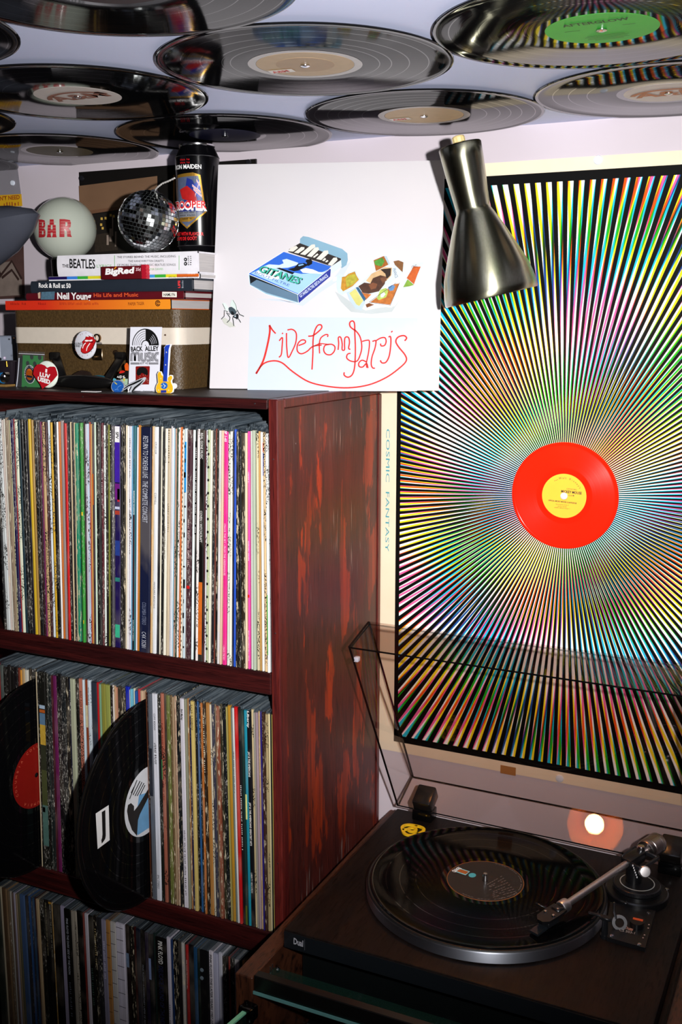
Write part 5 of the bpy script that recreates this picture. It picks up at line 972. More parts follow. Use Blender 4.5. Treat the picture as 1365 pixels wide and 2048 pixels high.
art(B([(860, 494), (1128, 288), (1136, 300), (1040, 530), (1010, 528)]), '#e2e6ea', 'note_back', .05); art(B([(890, 494), (1060, 370), (1090, 366), (1028, 512)]), '#b3682a', 'note_print', .55, 240)
art(B([(936, 468), (960, 410), (1000, 396), (1014, 420), (1000, 460), (950, 480)]), '#a8bf5c', 'note_print', .4, 200); art(B([(1012, 392), (1040, 376), (1062, 384), (1048, 414), (1024, 418)]), '#5c86b4', 'note_print', .4, 260); art(B([(962, 440), (985, 425), (996, 440), (980, 460), (962, 462)]), '#d4dcd0', 'note_print')
strokes(ap, [B([(884, 494), (1064, 366), (1092, 362), (1030, 516), (884, 496)])], .8, mat('#20223a', .4), AL, off=.0019, smooth=1)
art(B([(1108, 412), (1160, 290), (1184, 226), (1258, 222), (1222, 300), (1212, 350), (1164, 380)]), '#c8d4dc', 'note_edge', .1); art(B([(1170, 280), (1186, 250), (1236, 252), (1212, 310), (1190, 372), (1140, 330)]), '#c05a24', 'note_print', .4, 200); art(B([(1116, 392), (1146, 338), (1190, 376), (1160, 386)]), '#7ba03a', 'note_print', .4, 200)
art(B([(860, 510), (884, 500), (918, 512), (868, 532)]), '#7a4824', 'note_print', .5, 240)
art_text('FRANCS', *B([(1044, 268), (1062, 330)]), 6, '#3c5a80'); art_text('CINQ', *B([(1178, 268), (1214, 254)]), 6, '#5a2410')
# fly
art(F_([(330, 1080), (420, 1030), (620, 1180), (720, 1280), (560, 1300), (400, 1200)]), '#bfc0b8', 'picture_shade')
art(F_([(560, 700), (600, 560), (630, 540), (700, 640), (742, 760), (740, 850), (640, 760)]), '#c9d6d2', 'fly_wing', .1); art(F_([(352, 630), (430, 640), (500, 740), (520, 800), (480, 870), (420, 800)]), '#ccd8d4', 'fly_wing', .1)
art(F_([(510, 790), (540, 745), (600, 740), (690, 800), (735, 880), (720, 930), (650, 970), (590, 950), (540, 880)]), '#3a4850', 'fly_body', .6, 700); art(F_([(580, 850), (640, 870), (680, 920), (640, 965), (600, 950)]), '#0c1014', 'fly_body'); art(F_([(615, 1020), (680, 960), (760, 920), (792, 960), (790, 1040), (750, 1085), (700, 1050)]), '#15181e', 'fly_head'); art(F_([(672, 990), (712, 965), (722, 1010), (690, 1020)]), '#aebfc8', 'fly_eye')
strokes(ap, [F_([(500, 880), (405, 838), (400, 1000), (322, 1078)]), F_([(560, 945), (462, 900), (560, 1030), (550, 1100), (478, 1172)]), F_([(630, 1040), (650, 1130), (665, 1262)]), F_([(742, 880), (756, 826), (820, 950), (940, 1002)]), F_([(785, 1060), (855, 1170)])], 1.5, mat('#26302f', .4), AL, off=.0021, smooth=1)
strokes(ap, [F_([(360, 660), (430, 810)]), F_([(640, 560), (720, 700), (742, 830)])], .8, mat('#4a5650', .4), AL, off=.0021)
# red crayon handwriting
CR = mat('#cc2010', .6, var=.2, scale=400)
hand = [([(204, 104), (206, 150), (190, 240), (160, 350), (112, 436)], 2.6), ([(204, 104), (222, 135), (246, 162)], 2.), ([(112, 436), (160, 370), (228, 348), (290, 362), (360, 420), (470, 490), (600, 522), (740, 532), (880, 512), (1000, 462), (1090, 398), (1136, 350), (1130, 310), (1084, 252), (1066, 215), (1082, 186), (1120, 176), (1140, 192), (1126, 212)], 2.), ([(270, 212), (292, 190), (290, 250), (284, 306), (268, 324)], 1.8), ([(290, 158), (296, 164)], 2.), ([(320, 158), (320, 200), (322, 260), (332, 326), (360, 280), (384, 220), (386, 160), (360, 134), (326, 138)], 1.8), ([(402, 244), (446, 226), (446, 208), (420, 208), (396, 236), (394, 280), (420, 300), (460, 284), (500, 250), (560, 240)], 1.8),
        ([(468, 180), (500, 176), (536, 150), (560, 124), (556, 104), (534, 106), (514, 140), (502, 200), (500, 300), (494, 408)], 1.9), ([(500, 250), (530, 238), (548, 230), (606, 236)], 1.4), ([(546, 298), (544, 240), (552, 196), (580, 172), (602, 170), (600, 186)], 1.7), ([(610, 236), (582, 244), (574, 276), (590, 302), (622, 306), (646, 282), (650, 252), (630, 236), (606, 236)], 1.8), ([(672, 274), (676, 230), (674, 190), (690, 188), (700, 230), (700, 272), (716, 272), (716, 230), (720, 190), (742, 188), (750, 220), (744, 262), (756, 270)], 1.8),
        ([(786, 140), (756, 116), (752, 88), (770, 76), (784, 94), (786, 160), (790, 260), (786, 380), (770, 440), (740, 460), (714, 446), (714, 426)], 1.9), ([(784, 134), (820, 180), (834, 250), (822, 310), (800, 350), (760, 350), (732, 330), (736, 304), (758, 296)], 1.8), ([(836, 216), (868, 208), (886, 216), (880, 290), (866, 360), (868, 396)], 1.7), ([(866, 356), (836, 344), (814, 362), (816, 386), (840, 390), (866, 366), (876, 398)], 1.8), ([(906, 216), (930, 212), (924, 260), (904, 320), (898, 370), (908, 396), (924, 398)], 1.8), ([(926, 214), (960, 194), (990, 190), (1000, 214), (990, 242), (966, 246), (962, 230)], 1.8), ([(1016, 186), (1030, 184), (1032, 230), (1022, 310), (1000, 356), (972, 362), (960, 344)], 1.9), ([(1036, 146), (1042, 152)], 2.6)]
g = G(); kx = (V(ap.px(610, 700))-V(ap.px(600, 700))).length/10
for l, w_ in hand: g.ribbon(ap.pts(C_(l)), w_*kx*1.5, 0, ap.M, .0012, smooth=5)
g.out('handwriting', CR, AL, recalc=False)
# ---------------------------------------------------------------- lit metal lamp shade
rimc, topc = P(984, 594, 'y', .150), P(920, 290, 'y', .133); axv = (topc-rimc); LL = axv.length; q_ = axv.to_track_quat('Z', 'Y'); LMx = Matrix.Translation(rimc) @ q_.to_matrix().to_4x4()
LP = empty('spot_lamp', rimc); tag(LP, 'lit brushed metal spot lamp with a cream switch knob before the rays poster', 'lamp')
t = NT('brushed_metal'); tg = t.n('ShaderNodeTangent', direction_type='RADIAL', axis='Z'); nz = t.noise(t.coord((900, 900, 25)), 1, 2)
t.p(col=t.mix(nz, lin('#c6c4ac'), lin('#98967c')), metal=1., rough=.27, aniso=.7, tan=tg.outputs[0], arot=.25); brm = t.m
rr = .0585; rt_, rn = .0262, .0208
outer = [(rr-.0012, 0), (rr, .0015), (rr-.0003, .009), (rr-.002, .018), (.0535, .032), (.0445, .055), (.0330, .083), (.0245, .101), (.0216, .1065), (rn+.0002, .110), (.0222, .126), (.0243, .150), (.0256, .170), (rt_, LL-.0015), (rt_-.0012, LL)]
inner = [(rt_-.006, LL-.002), (rn-.001, .112), (.0233, .101), (.0318, .083), (.0433, .055), (.0523, .032), (rr-.0032, .016), (rr-.0014, .006), (rr-.0012, 0)]
g = G(); g.lathe(outer+[(.004, LL)], 72, LMx); o = g.out('shade', brm, LP, smooth=50, recalc=False)
inn = mat('#eea850', .5); g = G(); g.lathe([(.004, LL-.003)]+inner, 72, LMx); g.out('shade_lining', inn, LP, smooth=50, recalc=False)
g = G(); n = 22; prof = [(math.cos(2*math.pi*k/n)*(.0078 if k % 2 else .0071), math.sin(2*math.pi*k/n)*(.0078 if k % 2 else .0071)) for k in range(n)]; g.prism(prof, .0055, LMx @ Matrix.Translation((.001, 0, LL+.003))); g.lathe([(.0078, 0), (.0068, .002), (.004, .0029), (0, .0031)], n, LMx @ Matrix.Translation((.001, 0, LL+.0082))); g.lathe([(.005, 0), (.005, .003)], 16, LMx @ Matrix.Translation((.001, 0, LL))); g.out('switch_knob', mat('#d2bd84', .45), LP, smooth=35)
t = NT('lit_bulb'); t.p(col=(1, .8, .5), em=(1., .56, .2, 1), es=260.); bm_ = t.m
g = G(); g.lathe([(0, -.030), (.010, -.028), (.0175, -.021), (.020, -.012), (.0185, -.002), (.013, .010), (.0125, .02)], 28, LMx @ Matrix.Translation((0, 0, .056))); g.out('bulb', bm_, LP, smooth=True)
g = G(); g.lathe([(.0135, 0), (.0135, .035), (.006, .04)], 24, LMx @ Matrix.Translation((0, 0, .076))); g.out('socket', mat('#d8d2c4', .4), LP, smooth=40)
pv = LMx @ V((0, 0, .135)); g = G(); g.tube([pv+V((0, .018, 0)), pv+V((-.006, .06, -.02)), V((.135, DW-.012, .250))], .005, 12); g.out('arm', brm, LP, smooth=True)
g = G(); g.lathe([(0, .012), (.014, .011), (.018, .006), (.018, 0), (0, 0)], 28, Matrix.Translation((.135, DW-.0013, .250)) @ Matrix.Rotation(math.pi/2, 4, 'X')); g.out('wall_plate', brm, LP, smooth=40)
# ---------------------------------------------------------------- turntable
TX0, TX1, TY0, TY1, TZ = .055, .4985, -.096, .268, -.645
PW_ = wood('black_ash_veneer', '#130d0c', '#1e1512', (40, 5, 40), (.35, .7), .55, spec=.12)
TT = empty('turntable', ((TX0+TX1)/2, (TY0+TY1)/2, -.692)); tag(TT, 'dark wood turntable with silver platter rim and straight tonearm, clear lid open', 'turntable')
g = G(); g.rbox((TX0, TY0, -.669), (TX1, TY1, TZ), .002, 2); g.out('plinth', PW_, TT, smooth=40)
g = G(); g.box((TX0+.001, TY0-.0012, -.6685), (TX1-.001, TY0+.001, -.6475)); g.out('front_strip', mat('#121519', .3, spec=.4), TT)
for x in (TX0+.04, TX1-.04):
    for y in (TY0+.05, TY1-.04): g = G(); g.lathe([(0, 0), (.018, 0), (.02, .004), (.02, .02), (0, .02)], 24, Matrix.Translation((x, y, -.6895))); g.out('foot', BLACK, TT, smooth=40)
ft = FY(TY0-.0012); textpx('Dual', ft, (588, 1887), (607, 1893), 12, TT, mat('#9a9aa2', .4), bold=.03, off=.0006)
g = G(); q = ft.px(610, 1888); g.box((q[0]-.0003, q[1]-.008, .0003), (q[0]+.0003, q[1]+.006, .0006), ft.M); g.out('badge_line', mat('#44464c', .4), TT)
TC = V((.2544, .0884, 0)); ZR = -.6262
al = NT('platter_rim'); tg = al.n('ShaderNodeTangent', direction_type='RADIAL', axis='Z'); al.p(col=lin('#c4c8d4'), metal=1., rough=.42, aniso=.8, tan=tg.outputs[0], arot=.25); al = al.m
Mp = Matrix.Translation((TC.x, TC.y, 0))
g = G(); g.lathe([(.004, -.6285), (.1505, -.6285), (.1515, -.6275), (.1538, -.6275), (.1552, -.629), (.1556, -.631), (.1556, -.6425), (.1545, -.6435), (.12, -.6435), (.12, -.6448)], 128, Mp, [1, 1, 1, 1, 0, 0, 0, 2, 2]); g.out('platter', [al, mat('#101012', .5), BLACK], TT, smooth=35)
g = G(); g.lathe([(.1515, -.6274), (.1525, -.6268), (.1535, -.6272)], 128, Mp); g.out('mat_edge', mat('#18181a', .4), TT, smooth=True)
g = G(); g.lathe([(.0034, ZR-.004), (.0034, ZR+.008), (.0026, ZR+.011), (0, ZR+.0118)], 20, Mp); g.out('spindle', CHROME, TT, smooth=40)
VD = disc('vinyl_record', .1505, Matrix.Translation((TC.x, TC.y, ZR)), GAPS[2], vin=VTT); tag(VD, 'black record with a dark label playing on the turntable platter', 'record')
g = G(); g.lathe([(.0036, ZR+.00105), (.0496, ZR+.00105), (.0496, ZR+.0008)], 64, Mp); g.out('label', mat('#2a2422', .4), VD)
g = G(); g.lathe([(.0492, ZR+.0011), (.0499, ZR+.00125), (.0503, ZR+.0009)], 96, Mp); g.out('label_rim', mat('#a8683c', .25, .5), VD)
lp = PL((TC.x, TC.y, ZR+.00112), (1, 0, 0), (0, 1, 0))
def T5(l): return [(700+x*540/1365, 1600+y*540/1365) for x, y in l]
flat(lp, T5([(553, 344), (608, 362), (586, 381), (530, 362)]), mat('#8fd0d8', .4), VD, 'logo_plate'); flat(lp, T5([(558, 350), (602, 364), (586, 377), (540, 361)]), mat('#a85a28', .4, var=.5, scale=300), VD, 'logo_plate', off=.0004); flat(lp, T5(ell(620, 381, 19, 11, 24)), mat('#4fb0bc', .4), VD, 'logo_dot')
textpx('ISLAND', lp, T5([(550, 340)])[0], T5([(514, 360)])[0], 4.5, VD, WHITE, bold=.03)
LGR = mat('#7a6e68', .5); g = G()
for k in range(9):
    a, b = T5([(800-k*3+random.uniform(-6, 6), 372+k*14)])[0], T5([(712-k*5, 426+k*8+0)])[0]
    a = T5([(770+k*10, 385+k*11)])[0]; b = T5([(688+k*6+random.uniform(-12, 12), 430+k*9)])[0]
    n_ = 7; p0, p1 = V(lp.px(*a)), V(lp.px(*b))
    for j in range(n_):
        if random.random() < .8: g.ribbon([p0.lerp(p1, j/n_), p0.lerp(p1, (j+.72)/n_)], .0009, 0, lp.M, .0002, smooth=1)
for j in range(40):
    a0 = math.radians(-110+j*5.2)
    if j % 5 < 4: g.ribbon([(.0465*math.cos(a0), .0465*math.sin(a0)), (.0465*math.cos(a0+.06), .0465*math.sin(a0+.06))], .0009, 0, lp.M, .0002, smooth=1)
g.out('print_line', LGR, VD, recalc=False)
# tonearm
pv = V((.4215, .1685, -.6000)); tip = V((.3690, .0470, -.6090)); ad = (tip-pv).normalized()
ARM = mat('#e0dadb', .36, 1., var=.05); dk = mat('#101012', .3, spec=.5)
g = G(); bx_ = V((.4345, .170, 0)); Mb = Matrix.Translation(bx_)
g.lathe([(.040, -.645), (.040, -.636), (.0385, -.6345), (.031, -.6345), (.031, -.632), (0, -.632)], 64, Mb); g.out('arm_base', dk, TT, smooth=35)
g = G(); n = 60; g.lathe([(.0285, -.632), (.0298, -.631), (.0298, -.6265), (.0285, -.6255), (.0, -.6255)], 64, Mb)
for k in range(n): a = 2*math.pi*k/n; g.box((.0294, -.0006, -.631), (.0306, .0006, -.6267), Mb @ Matrix.Rotation(a, 4, 'Z'))
g.out('anti_skate_dial', mat('#17171a', .35), TT, smooth=35)
g = G(); g.lathe([(.021, -.6253), (.0222, -.6251), (.021, -.6249)], 64, Mb); g.out('dial_line', mat('#a8a8a4', .4), TT)
g = G(); g.cyl((pv.x+.008, pv.y+.004, -.6255), (pv.x+.008, pv.y+.004, -.606), .0105, n=24); g.out('pivot_post', dk, TT, smooth=40)
s_ = ad.cross(V((0, 0, 1))).normalized(); u_ = s_.cross(ad)
def AM(o): return Matrix(((s_.x, ad.x, u_.x, o.x), (s_.y, ad.y, u_.y, o.y), (s_.z, ad.z, u_.z, o.z), (0, 0, 0, 1)))
am = AM(pv)
g = G(); g.rbox((-.024, -.036, -.002), (-.0205, .004, .004), .001, 1, am); g.rbox((-.024, -.0365, -.002), (.014, -.033, .004), .001, 1, am); g.rbox((-.024, .001, -.002), (-.006, .0045, .004), .001, 1, am); g.rbox((.0105, -.036, -.002), (.014, -.004, .004), .001, 1, am); g.out('gimbal_frame', mat('#26262a', .3, .3), TT, smooth=40)
g = G(); g.rbox((-.0075, -.030, -.0075), (.0085, .004, .0065), .002, 2, am); g.out('bearing_block', dk, TT, smooth=40)
g = G(); g.lathe([(0, .005), (.0042, .0045), (.0055, .002), (.0055, -.004)], 24, AM(pv) @ Matrix.Translation((0, -.030, .007))); g.out('bearing_cap', CHROME, TT, smooth=40)
g = G(); g.cyl(pv+ad*.004, tip, .0043, n=24); g.out('arm_tube', ARM, TT, smooth=40)
g = G(); g.lathe([(.0043, 0), (.0078, .0005), (.0082, .003), (.0082, .011), (.0074, .0125), (.0045, .0125)], 28, am @ Matrix.Translation((0, (tip-pv).length-.004, 0)) @ Matrix.Rotation(-math.pi/2, 4, 'X')); g.out('collar', ARM, TT, smooth=40)
cwM = am @ Matrix.Translation((0, -.033, 0)) @ Matrix.Rotation(math.pi/2, 4, 'X')
g = G(); g.lathe([(0, 0), (.006, 0), (.006, .006), (.0125, .007), (.0138, .009), (.0138, .014), (.0133, .0145), (.0138, .015), (.0138, .030), (.0130, .0305), (.0138, .031), (.0138, .036), (.0125, .038), (0, .038)], 40, cwM); g.out('counterweight', mat('#a39a98', .3, 1., var=.1), TT, smooth=35)
kd = V((pv.x+.022, pv.y-.007, -.6035)); kdir = s_*-1 if s_.y > 0 else s_
vdir = V((.35, -.85, .40)).normalized()
g = G(); g.cyl(kd-vdir*.010, kd, .0065, n=24); g.lathe([(0, .0075), (.0062, .0070), (.0075, .0055), (.0075, 0), (0, 0)], 32, Matrix.Translation(kd) @ vdir.to_track_quat('Z', 'Y').to_matrix().to_4x4()); g.out('tracking_knob', ARM, TT, smooth=40)
g = G()
for k in range(6): z_ = kd+V((-.014+.0012*k, -.002, .006-.003*k)); g.box((-.0006, -.0004, -.001), (.0006, .0004, .001), Matrix.Translation(z_))
g.out('scale_mark', WHITE, TT)
# headshell and cartridge
hd = tip+ad*.008; he = V((.3505, -.0035, -.6128)); hM = AM(hd); hl = (he-hd).length
g = G(); g.prism([(-.0095, 0), (.0095, 0), (.0105, .016), (.0095, .034), (.004, .040), (-.004, .040), (-.0095, .034), (-.0105, .016)], .0035, hM, -.001); g.rbox((-.0062, -.004, -.0045), (.0062, .012, .0045), .0015, 1, hM); g.out('headshell', dk, TT, smooth=40)
g = G(); g.rbox((-.0085, .014, -.0085), (.0085, .034, -.001), .001, 1, hM); g.out('cartridge', mat('#16181b', .3), TT, smooth=40)
g = G(); g.box((-.006, .030, -.0088), (.006, .052, -.0058), hM @ Matrix.Rotation(-.04, 4, 'X')); g.out('stylus_guard', mat('#1c2024', .15), TT)
g = G()
for x, y in ((-.006, .022), (.006, .022), (-.002, .008)): g.lathe([(0, .0022), (.0018, .0018), (.0024, 0)], 14, hM @ Matrix.Translation((x, y, .0026)))
g.out('headshell_screw', CHROME, TT, smooth=40)
g = G(); g.tube([hM @ V((.010, .012, 0)), hM @ V((.019, .014, .001)), hM @ V((.024, .018, .004))], .0013, 8); g.out('finger_lift', dk, TT, smooth=True)
g = G(); g.cyl(hM @ V((.0, .026, -.008)), (hM @ V((0, .028, -.008))).lerp(V((he.x, he.y, ZR+.001)), .3), .0012, n=8); g.out('stylus', STEEL, TT)
# control plate with lift lever, speed knob, rest
g = G(); g.prism([(.408, .132), (.464, .136), (.4665, .048), (.4205, .051), (.4165, .06)], .0055, None, -.645); g.out('control_plate', mat('#141416', .32), TT, smooth=40)
cpz = -.6395; cpl = PL((.44, .09, cpz), (1, 0, 0), (0, 1, 0)); textpx('Dual', cpl, (1249, 1858), (1266, 1862), 6, TT, mat('#b98a7c', .4), bold=.03); textpx('CS 503-1', cpl, (1239, 1862), (1270, 1869), 4.5, TT, mat('#b5aca8', .4))
g = G()
for x, y in ((.4255, .056), (.459, .052), (.457, .127)): g.lathe([(0, .0012), (.0022, .001), (.0026, 0)], 14, Matrix.Translation((x, y, cpz)))
for x, y in ((.405, .192), (.428, .130), (.470, .186)): g.lathe([(0, .0012), (.0022, .001), (.0026, 0)], 14, Matrix.Translation((x, y, -.6345)))
g.out('plate_screw', CHROME, TT, smooth=40)
g = G(); g.prism(ell(.449, .093, .009, .012, 28), .007, None, cpz); g.out('speed_knob', dk, TT, smooth=40); g = G(); g.box((.4435, .092, cpz+.007), (.4555, .0955, cpz+.0078)); g.out('knob_mark', mat('#d8562a', .35), TT)
g = G()
for x, y in ((.462, .1), (.4625, .092), (.461, .075), (.4605, .068)): g.box((x-.0008, y-.0008, cpz+.0001), (x+.0008, y+.0008, cpz+.0003))
g.out('print_dot', mat('#c9b0a8', .4), TT)
lv = V((.4295, .079, cpz)); g = G(); M = Matrix.Translation(lv+V((0, 0, .006))) @ vdir.to_track_quat('Z', 'Y').to_matrix().to_4x4(); g.lathe([(.0055, 0), (.0092, 0), (.0096, .0016), (.0092, .003), (.0055, .003), (.0055, 0)], 32, M); g.tube([M @ V((-.004, .004, .002)), M @ V((-.006, .014, .003)), M @ V((-.0065, .024, .006))], [.0016, .002, .0012], 10); g.out('cue_lever', mat('#b8b6ba', .25, 1.), TT, smooth=40)
pr2 = V((.4165, .058, 0)); g = G(); g.cyl((pr2.x, pr2.y, -.645), (pr2.x, pr2.y, -.621), .0042, .0036, n=18); g.cyl((pr2.x, pr2.y, -.645), (pr2.x, pr2.y, -.641), .0055, n=18); g.rbox((pr2.x-.022, pr2.y+.002, -.6215), (pr2.x+.004, pr2.y+.007, -.619), .001, 1); g.rbox((pr2.x-.006, pr2.y-.004, -.6215), (pr2.x+.007, pr2.y+.004, -.6175), .001, 1); g.out('arm_rest', mat('#151619', .3), TT, smooth=40)
# hinges and the open clear lid
dR = V((0, -.5, .866)); dN = V((0, .866, .5)); L0 = V((.06, .2536, -.634)); LX, LD, LHt, DR = .438, .35, .055, .006
def lidp(x, d, n): return L0+V((x, 0, 0))+dR*d+dN*n
for xa, nm in ((.089, 'a'), (.449, 'b')):
    g = G(); g.rbox((xa, .243, -.6455), (xa+.031, .268, -.628), .002, 2); g.out('hinge', GLOSSBLACK, TT, smooth=40)
    hm = Matrix(((1, 0, 0, xa), (0, dR.y, dN.y, L0.y), (0, dR.z, dN.z, L0.z), (0, 0, 0, 1))); g = G(); g.rbox((.001, .002, -.004), (.030, .026, .030), .003, 2, hm); g.out('hinge_arm', mat('#141110', .25), TT, smooth=40)
    g = G(); g.cyl((xa+.0235, .2425, -.634), (xa+.0235, .244, -.634), .0013, n=10); g.out('hinge_screw', CHROME, TT)
acr = bpy.data.materials.new('smoked_clear_acrylic'); acr.use_nodes = True; nt = acr.node_tree; nt.nodes.clear()
out = nt.nodes.new('ShaderNodeOutputMaterial'); tr = nt.nodes.new('ShaderNodeBsdfTransparent'); gl = nt.nodes.new('ShaderNodeBsdfGlossy'); mx = nt.nodes.new('ShaderNodeMixShader')
tr.inputs[0].default_value = (.84, .79, .77, 1); gl.inputs['Roughness'].default_value = .012;

ge = nt.nodes.new('ShaderNodeNewGeometry'); dp = nt.nodes.new('ShaderNodeVectorMath'); dp.operation = 'DOT_PRODUCT'; nt.links.new(ge.outputs['Incoming'], dp.inputs[0]); nt.links.new(ge.outputs['Normal'], dp.inputs[1])
def _m(op, a, b):
    o = nt.nodes.new('ShaderNodeMath'); o.operation = op
    for i, x in enumerate((a, b)):
        if isinstance(x, float): o.inputs[i].default_value = x
        else: nt.links.new(x, o.inputs[i])
    return o.outputs[0]
sch = _m('ADD', _m('MULTIPLY', _m('POWER', _m('SUBTRACT', 1., _m('ABSOLUTE', dp.outputs['Value'], 0.)), 5.), .96), .04)
nt.links.new(sch, mx.inputs[0]); nt.links.new(tr.outputs[0], mx.inputs[1]); nt.links.new(gl.outputs[0], mx.inputs[2]); nt.links.new(mx.outputs[0], out.inputs[0])
acr2 = acr.copy(); acr2.name = 'clear_acrylic_rim'; [setattr(n_.inputs[0], 'default_value', (.95, .93, .92, 1)) for n_ in acr2.node_tree.nodes if n_.type == 'BSDF_TRANSPARENT']
edge = mat('#0c0b0b', .12, spec=.6)
def slab(a, t, mi_e, nm):
    """a plate: four corner points, thickness vector; rim faces take the dark edge look"""
    g = G(); vs = list(a)+[p+t for p in a]
    g._add(vs, [(0, 1, 2, 3), (7, 6, 5, 4)], 0); g._add(vs, [(0, 4, 5, 1), (1, 5, 6, 2), (2, 6, 7, 3), (3, 7, 4, 0)], 1); return g.out(nm, [acr2 if nm in ('lid_front', 'lid_side') else acr, edge if mi_e else acr], LIDO, recalc=True)
LIDO = empty('lid', (0, 0, 0)); LIDO.parent = TT; LIDO.matrix_parent_inverse = Matrix.Translation(TT.location).inverted(); W['lid'] = Matrix()
th = .0034
c_ = lambda x, d, n: lidp(x, d, n)
x0_, x1_ = 0, LX
slab([c_(x0_+DR, DR, LHt), c_(x1_-DR, DR, LHt), c_(x1_-DR, LD-DR, LHt), c_(x0_+DR, LD-DR, LHt)], dN*-th, 0, 'lid_top')
slab([c_(x0_, 0, 0), c_(x0_, LD, 0), c_(x0_+DR, LD-DR, LHt), c_(x0_+DR, DR, LHt)], V((th, 0, 0)), 1, 'lid_side')
slab([c_(x1_, 0, 0), c_(x1_, LD, 0), c_(x1_-DR, LD-DR, LHt), c_(x1_-DR, DR, LHt)], V((-th, 0, 0)), 1, 'lid_side')
slab([c_(th, LD, 0), c_(x1_-th, LD, 0), c_(x1_-DR-th, LD-DR, LHt-th), c_(x0_+DR+th, LD-DR, LHt-th)], dR*-th, 1, 'lid_front')
slab([c_(th, 0, 0), c_(x1_-th, 0, 0), c_(x1_-DR-th, DR, LHt-th), c_(x0_+DR+th, DR, LHt-th)], dR*th, 1, 'lid_back')
g = G(); g.rbox((-.003, -.004, -.003), (.004, .004, .004), .0015, 2, Matrix.Translation(c_(.0045, LD-.028, .004))); g.out('lid_bumper', mat('#a8a2ac', .2), LIDO, smooth=40)
# yellow single adapter
ac = P(825, 1660, 'z', TZ+.0015); AD = empty('single_adapter', (ac.x, ac.y, TZ)); tag(AD, 'yellow plastic single adapter lying on the dark plinth beside the record', 'adapter')
Ym = mat('#e8b81a', .35); Ma = Matrix.Translation((ac.x, ac.y, TZ+.0003)) @ Matrix.Rotation(.55, 4, 'Z'); g = G()
ring = [(.0158*(1+.10*math.cos(3*t))*math.cos(t), .0158*(1+.10*math.cos(3*t))*math.sin(t)) for t in [2*math.pi*j/48 for j in range(49)]]
g.ribbon(ring, .0046, 0, Ma, .0024, smooth=1)
for k in range(3):
    a0 = 2*math.pi*k/3+.5; g.ribbon([(.006*math.cos(a0), .006*math.sin(a0)), (.0105*math.cos(a0+.35), .0105*math.sin(a0+.35)), (.0145*math.cos(a0+.5), .0145*math.sin(a0+.5))], .0042, 0, Ma, .0024, smooth=3)
g.ribbon(ell(0, 0, .0058, .0058, 24)+[(.0058, 0)], .0042, 0, Ma, .0026, smooth=1)
r = bmesh.ops.extrude_face_region(g.b, geom=g.b.faces[:]); bmesh.ops.translate(g.b, verts=[v for v in r['geom'] if isinstance(v, bmesh.types.BMVert)], vec=(0, 0, -.0023)); g.out('adapter_ring', Ym, AD)
# ---------------------------------------------------------------- cabinet under the turntable
CW_ = wood('walnut_panel', '#2a160e', '#5a3220', (60, 9, 9), (.3, .75), .4); CWf = wood('walnut_edge', '#2a160e', '#5a3220', (90, 90, 5), (.3, .75), .4)
CZ = -.6897
CB = empty('stereo_cabinet', (.27, .05, -1.55)); tag(CB, 'dark walnut stereo cabinet with a glass door, under the turntable', 'cabinet')
a, b = P(476, 1960, 'y', -.19), P(510, 1966, 'y', -.19)
CX0, CX1 = .026, .050
g = G(); g.rbox((CX0, -.165, -1.54), (CX1, .31, CZ+.018), .0012, 1); g.out('side_panel', CW_, CB)
g = G(); g.rbox((.505, -.165, -1.54), (.529, .31, CZ+.018), .0012, 1); g.out('side_panel', CW_, CB)
g = G(); g.rbox((CX1+.0003, -.045, CZ-.018), (.5047, .30, CZ-.0001), .0012, 1); g.out('top_board', CW_, CB)
g = G(); g.rbox((CX1+.0003, -.03, -1.02), (.5047, .30, -1.0), .001, 1); g.out('inner_shelf', BLACK, CB); g = G(); g.box((CX1+.0003, .30, -1.54), (.5047, .308, CZ-.02)); g.out('back_panel', BLACK, CB)
g = G(); g.box((CX1+.0003, -.15, -1.55), (.5047, .30, -1.53)); g.out('base_board', BLACK, CB)
q = P(556, 1940, 'x', CX1); g = G(); g.cyl((CX1, q.y, q.z), (CX1+.002, q.y, q.z), .0042, .003, n=16); g.out('cam_screw', CHROME, CB, smooth=40)
q = P(542, 1946, 'x', CX1); g = G(); g.box((CX1, q.y-.003, q.z-.012), (CX1+.001, q.y-.001, q.z+.010)); g.box((CX1, q.y+.003, q.z-.012), (CX1+.0008, q.y+.0045, q.z+.010)); g.out('slot_trim', STEEL, CB)
# receiver just under the top
yr = -.11
RV = empty('receiver', (.27, .05, -.99)); tag(RV, 'flat black receiver under the turntable, behind the glass front edge', 'receiver')
g = G(); g.rbox((CX1+.004, -.03, -.80), (.5005, .27, -.7085), .002, 1); g.out('receiver_body', mat('#12191b', .35, .2), RV)
g = G(); g.rbox((CX1+.003, -.045, -.80), (.5015, -.0303, -.7085), .0015, 1); g.out('receiver_front', mat('#0d1112', .3), RV)
for k in range(3): g = G(); g.lathe([(0, .012), (.012, .011), (.013, 0)], 24, Matrix.Translation((.13+.12*k, -.045, -.755)) @ Matrix.Rotation(math.pi/2, 4, 'X')); g.out('knob', BLACK, RV, smooth=40)
g = G(); [g.box((.08+x, -.02, -.8199), (.10+x, .0, -.80)) for x in (0, .36)]; [g.box((.08+x, .22, -.8199), (.10+x, .24, -.80)) for x in (0, .36)]; g.out('foot', BLACK, RV)
g = G(); g.rbox((CX1+.0003, -.03, -.840), (.5047, .30, -.820), .001, 1); g.out('inner_shelf', BLACK, CB)
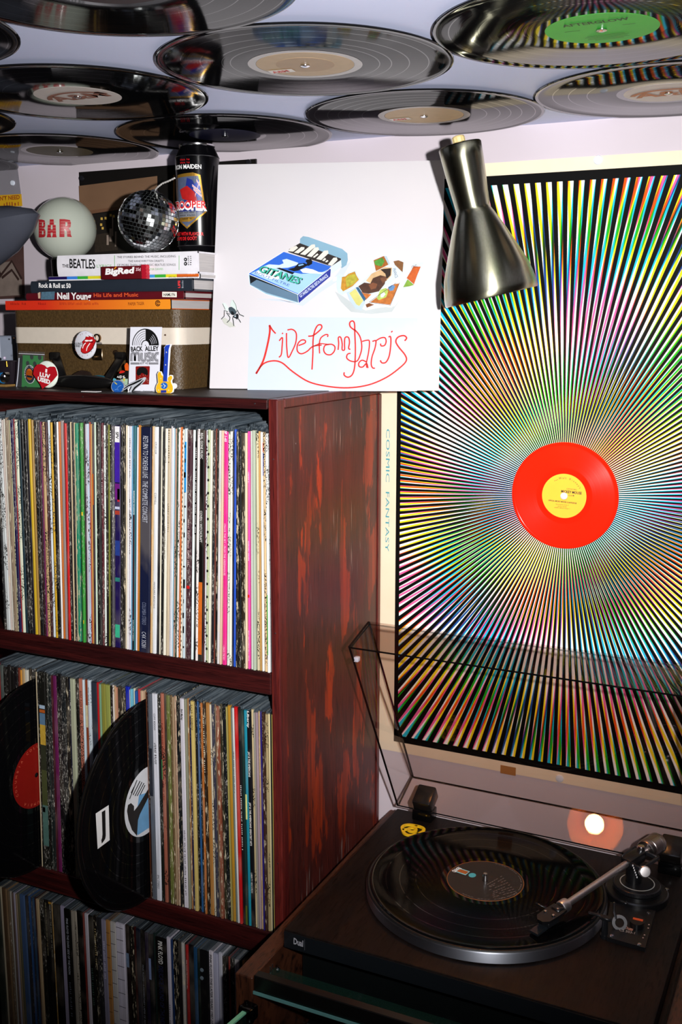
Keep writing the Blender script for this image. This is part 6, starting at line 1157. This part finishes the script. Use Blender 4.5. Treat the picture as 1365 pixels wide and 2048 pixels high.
# glass pieces
gls = NT('green_glass'); gls.p(col=lin('#17342e'), rough=.05, alpha=.35, spec=.6); gls = gls.m; gle = mat('#7fd0ae', .15, spec=.6, var=.03)
yg = -.165; a, b = P(524, 1985, 'y', yg), P(770, 2050, 'y', yg)
zg = a.z
FL = empty('drop_flap', (.27, yg, zg)); tag(FL, 'dark flap with a pale green glass edge across the cabinet front', 'flap')
g = G(); g.rbox((CX1+.002, yg, zg), (.5035, yg+.012, zg+.019), .001, 1); g.out('flap_bar', mat('#0c0b0b', .3), FL)
g = G(); g.box((CX1+.002, yg-.0005, zg-.004), (.5035, yg+.05, zg-.0003)); g.out('glass_sheet', [gls], FL); g = G(); g.box((CX1+.002, yg-.0022, zg-.004), (.5035, yg-.0006, zg-.0003)); g.out('glass_edge', mat('#5d8c8a', .2), FL)
DRR = empty('glass_door', (CX0-.05, -.19, -1.1)); tag(DRR, 'green edged glass door swung open on a black hinge beside the cabinet', 'door')
d0, d1 = P(492, 2016, 'y', -.175), P(425, 2062, 'y', -.235)
dv = (d1-d0); dv.z = 0; dv.normalize(); M = Matrix(((dv.x, -dv.y, 0, d0.x), (dv.y, dv.x, 0, d0.y), (0, 0, 1, d0.z), (0, 0, 0, 1)))
g = G(); g.box((0, 0, -.62), (.42, .005, -.0022), M); g.out('door_pane', gls, DRR); g = G(); g.box((0, -.0003, -.0022), (.42, .0053, 0), M); g.out('pane_edge', gle, DRR)
g = G(); g.rbox((-.010, -.006, -.014), (.006, .012, .004), .003, 2, M); g.cyl(M @ V((-.004, -.002, .004)), M @ V((-.004, -.002, .006)), .0022, n=10); g.lathe([(0, .006), (.006, .005), (.0075, 0), (0, 0)], 20, M @ Matrix.Translation((-.002, .003, -.013)) @ Matrix.Rotation(math.pi, 4, 'X')); g.out('hinge', GLOSSBLACK, DRR, smooth=40)
g = G(); g.lathe([(0, .0035), (.0105, .0032), (.0118, .0015), (.0118, 0), (0, 0)], 32, M @ Matrix.Translation((.012, -.0005, -.030)) @ Matrix.Rotation(math.pi/2, 4, 'X')); g.lathe([(0, .0035), (.0105, .0032), (.0118, .0015), (.0118, 0), (0, 0)], 32, M @ Matrix.Translation((.012, .0055, -.030)) @ Matrix.Rotation(-math.pi/2, 4, 'X')); g.out('door_disc', mat('#9fb8b2', .25, .6), DRR, smooth=40)
bpy.context.view_layer.update()
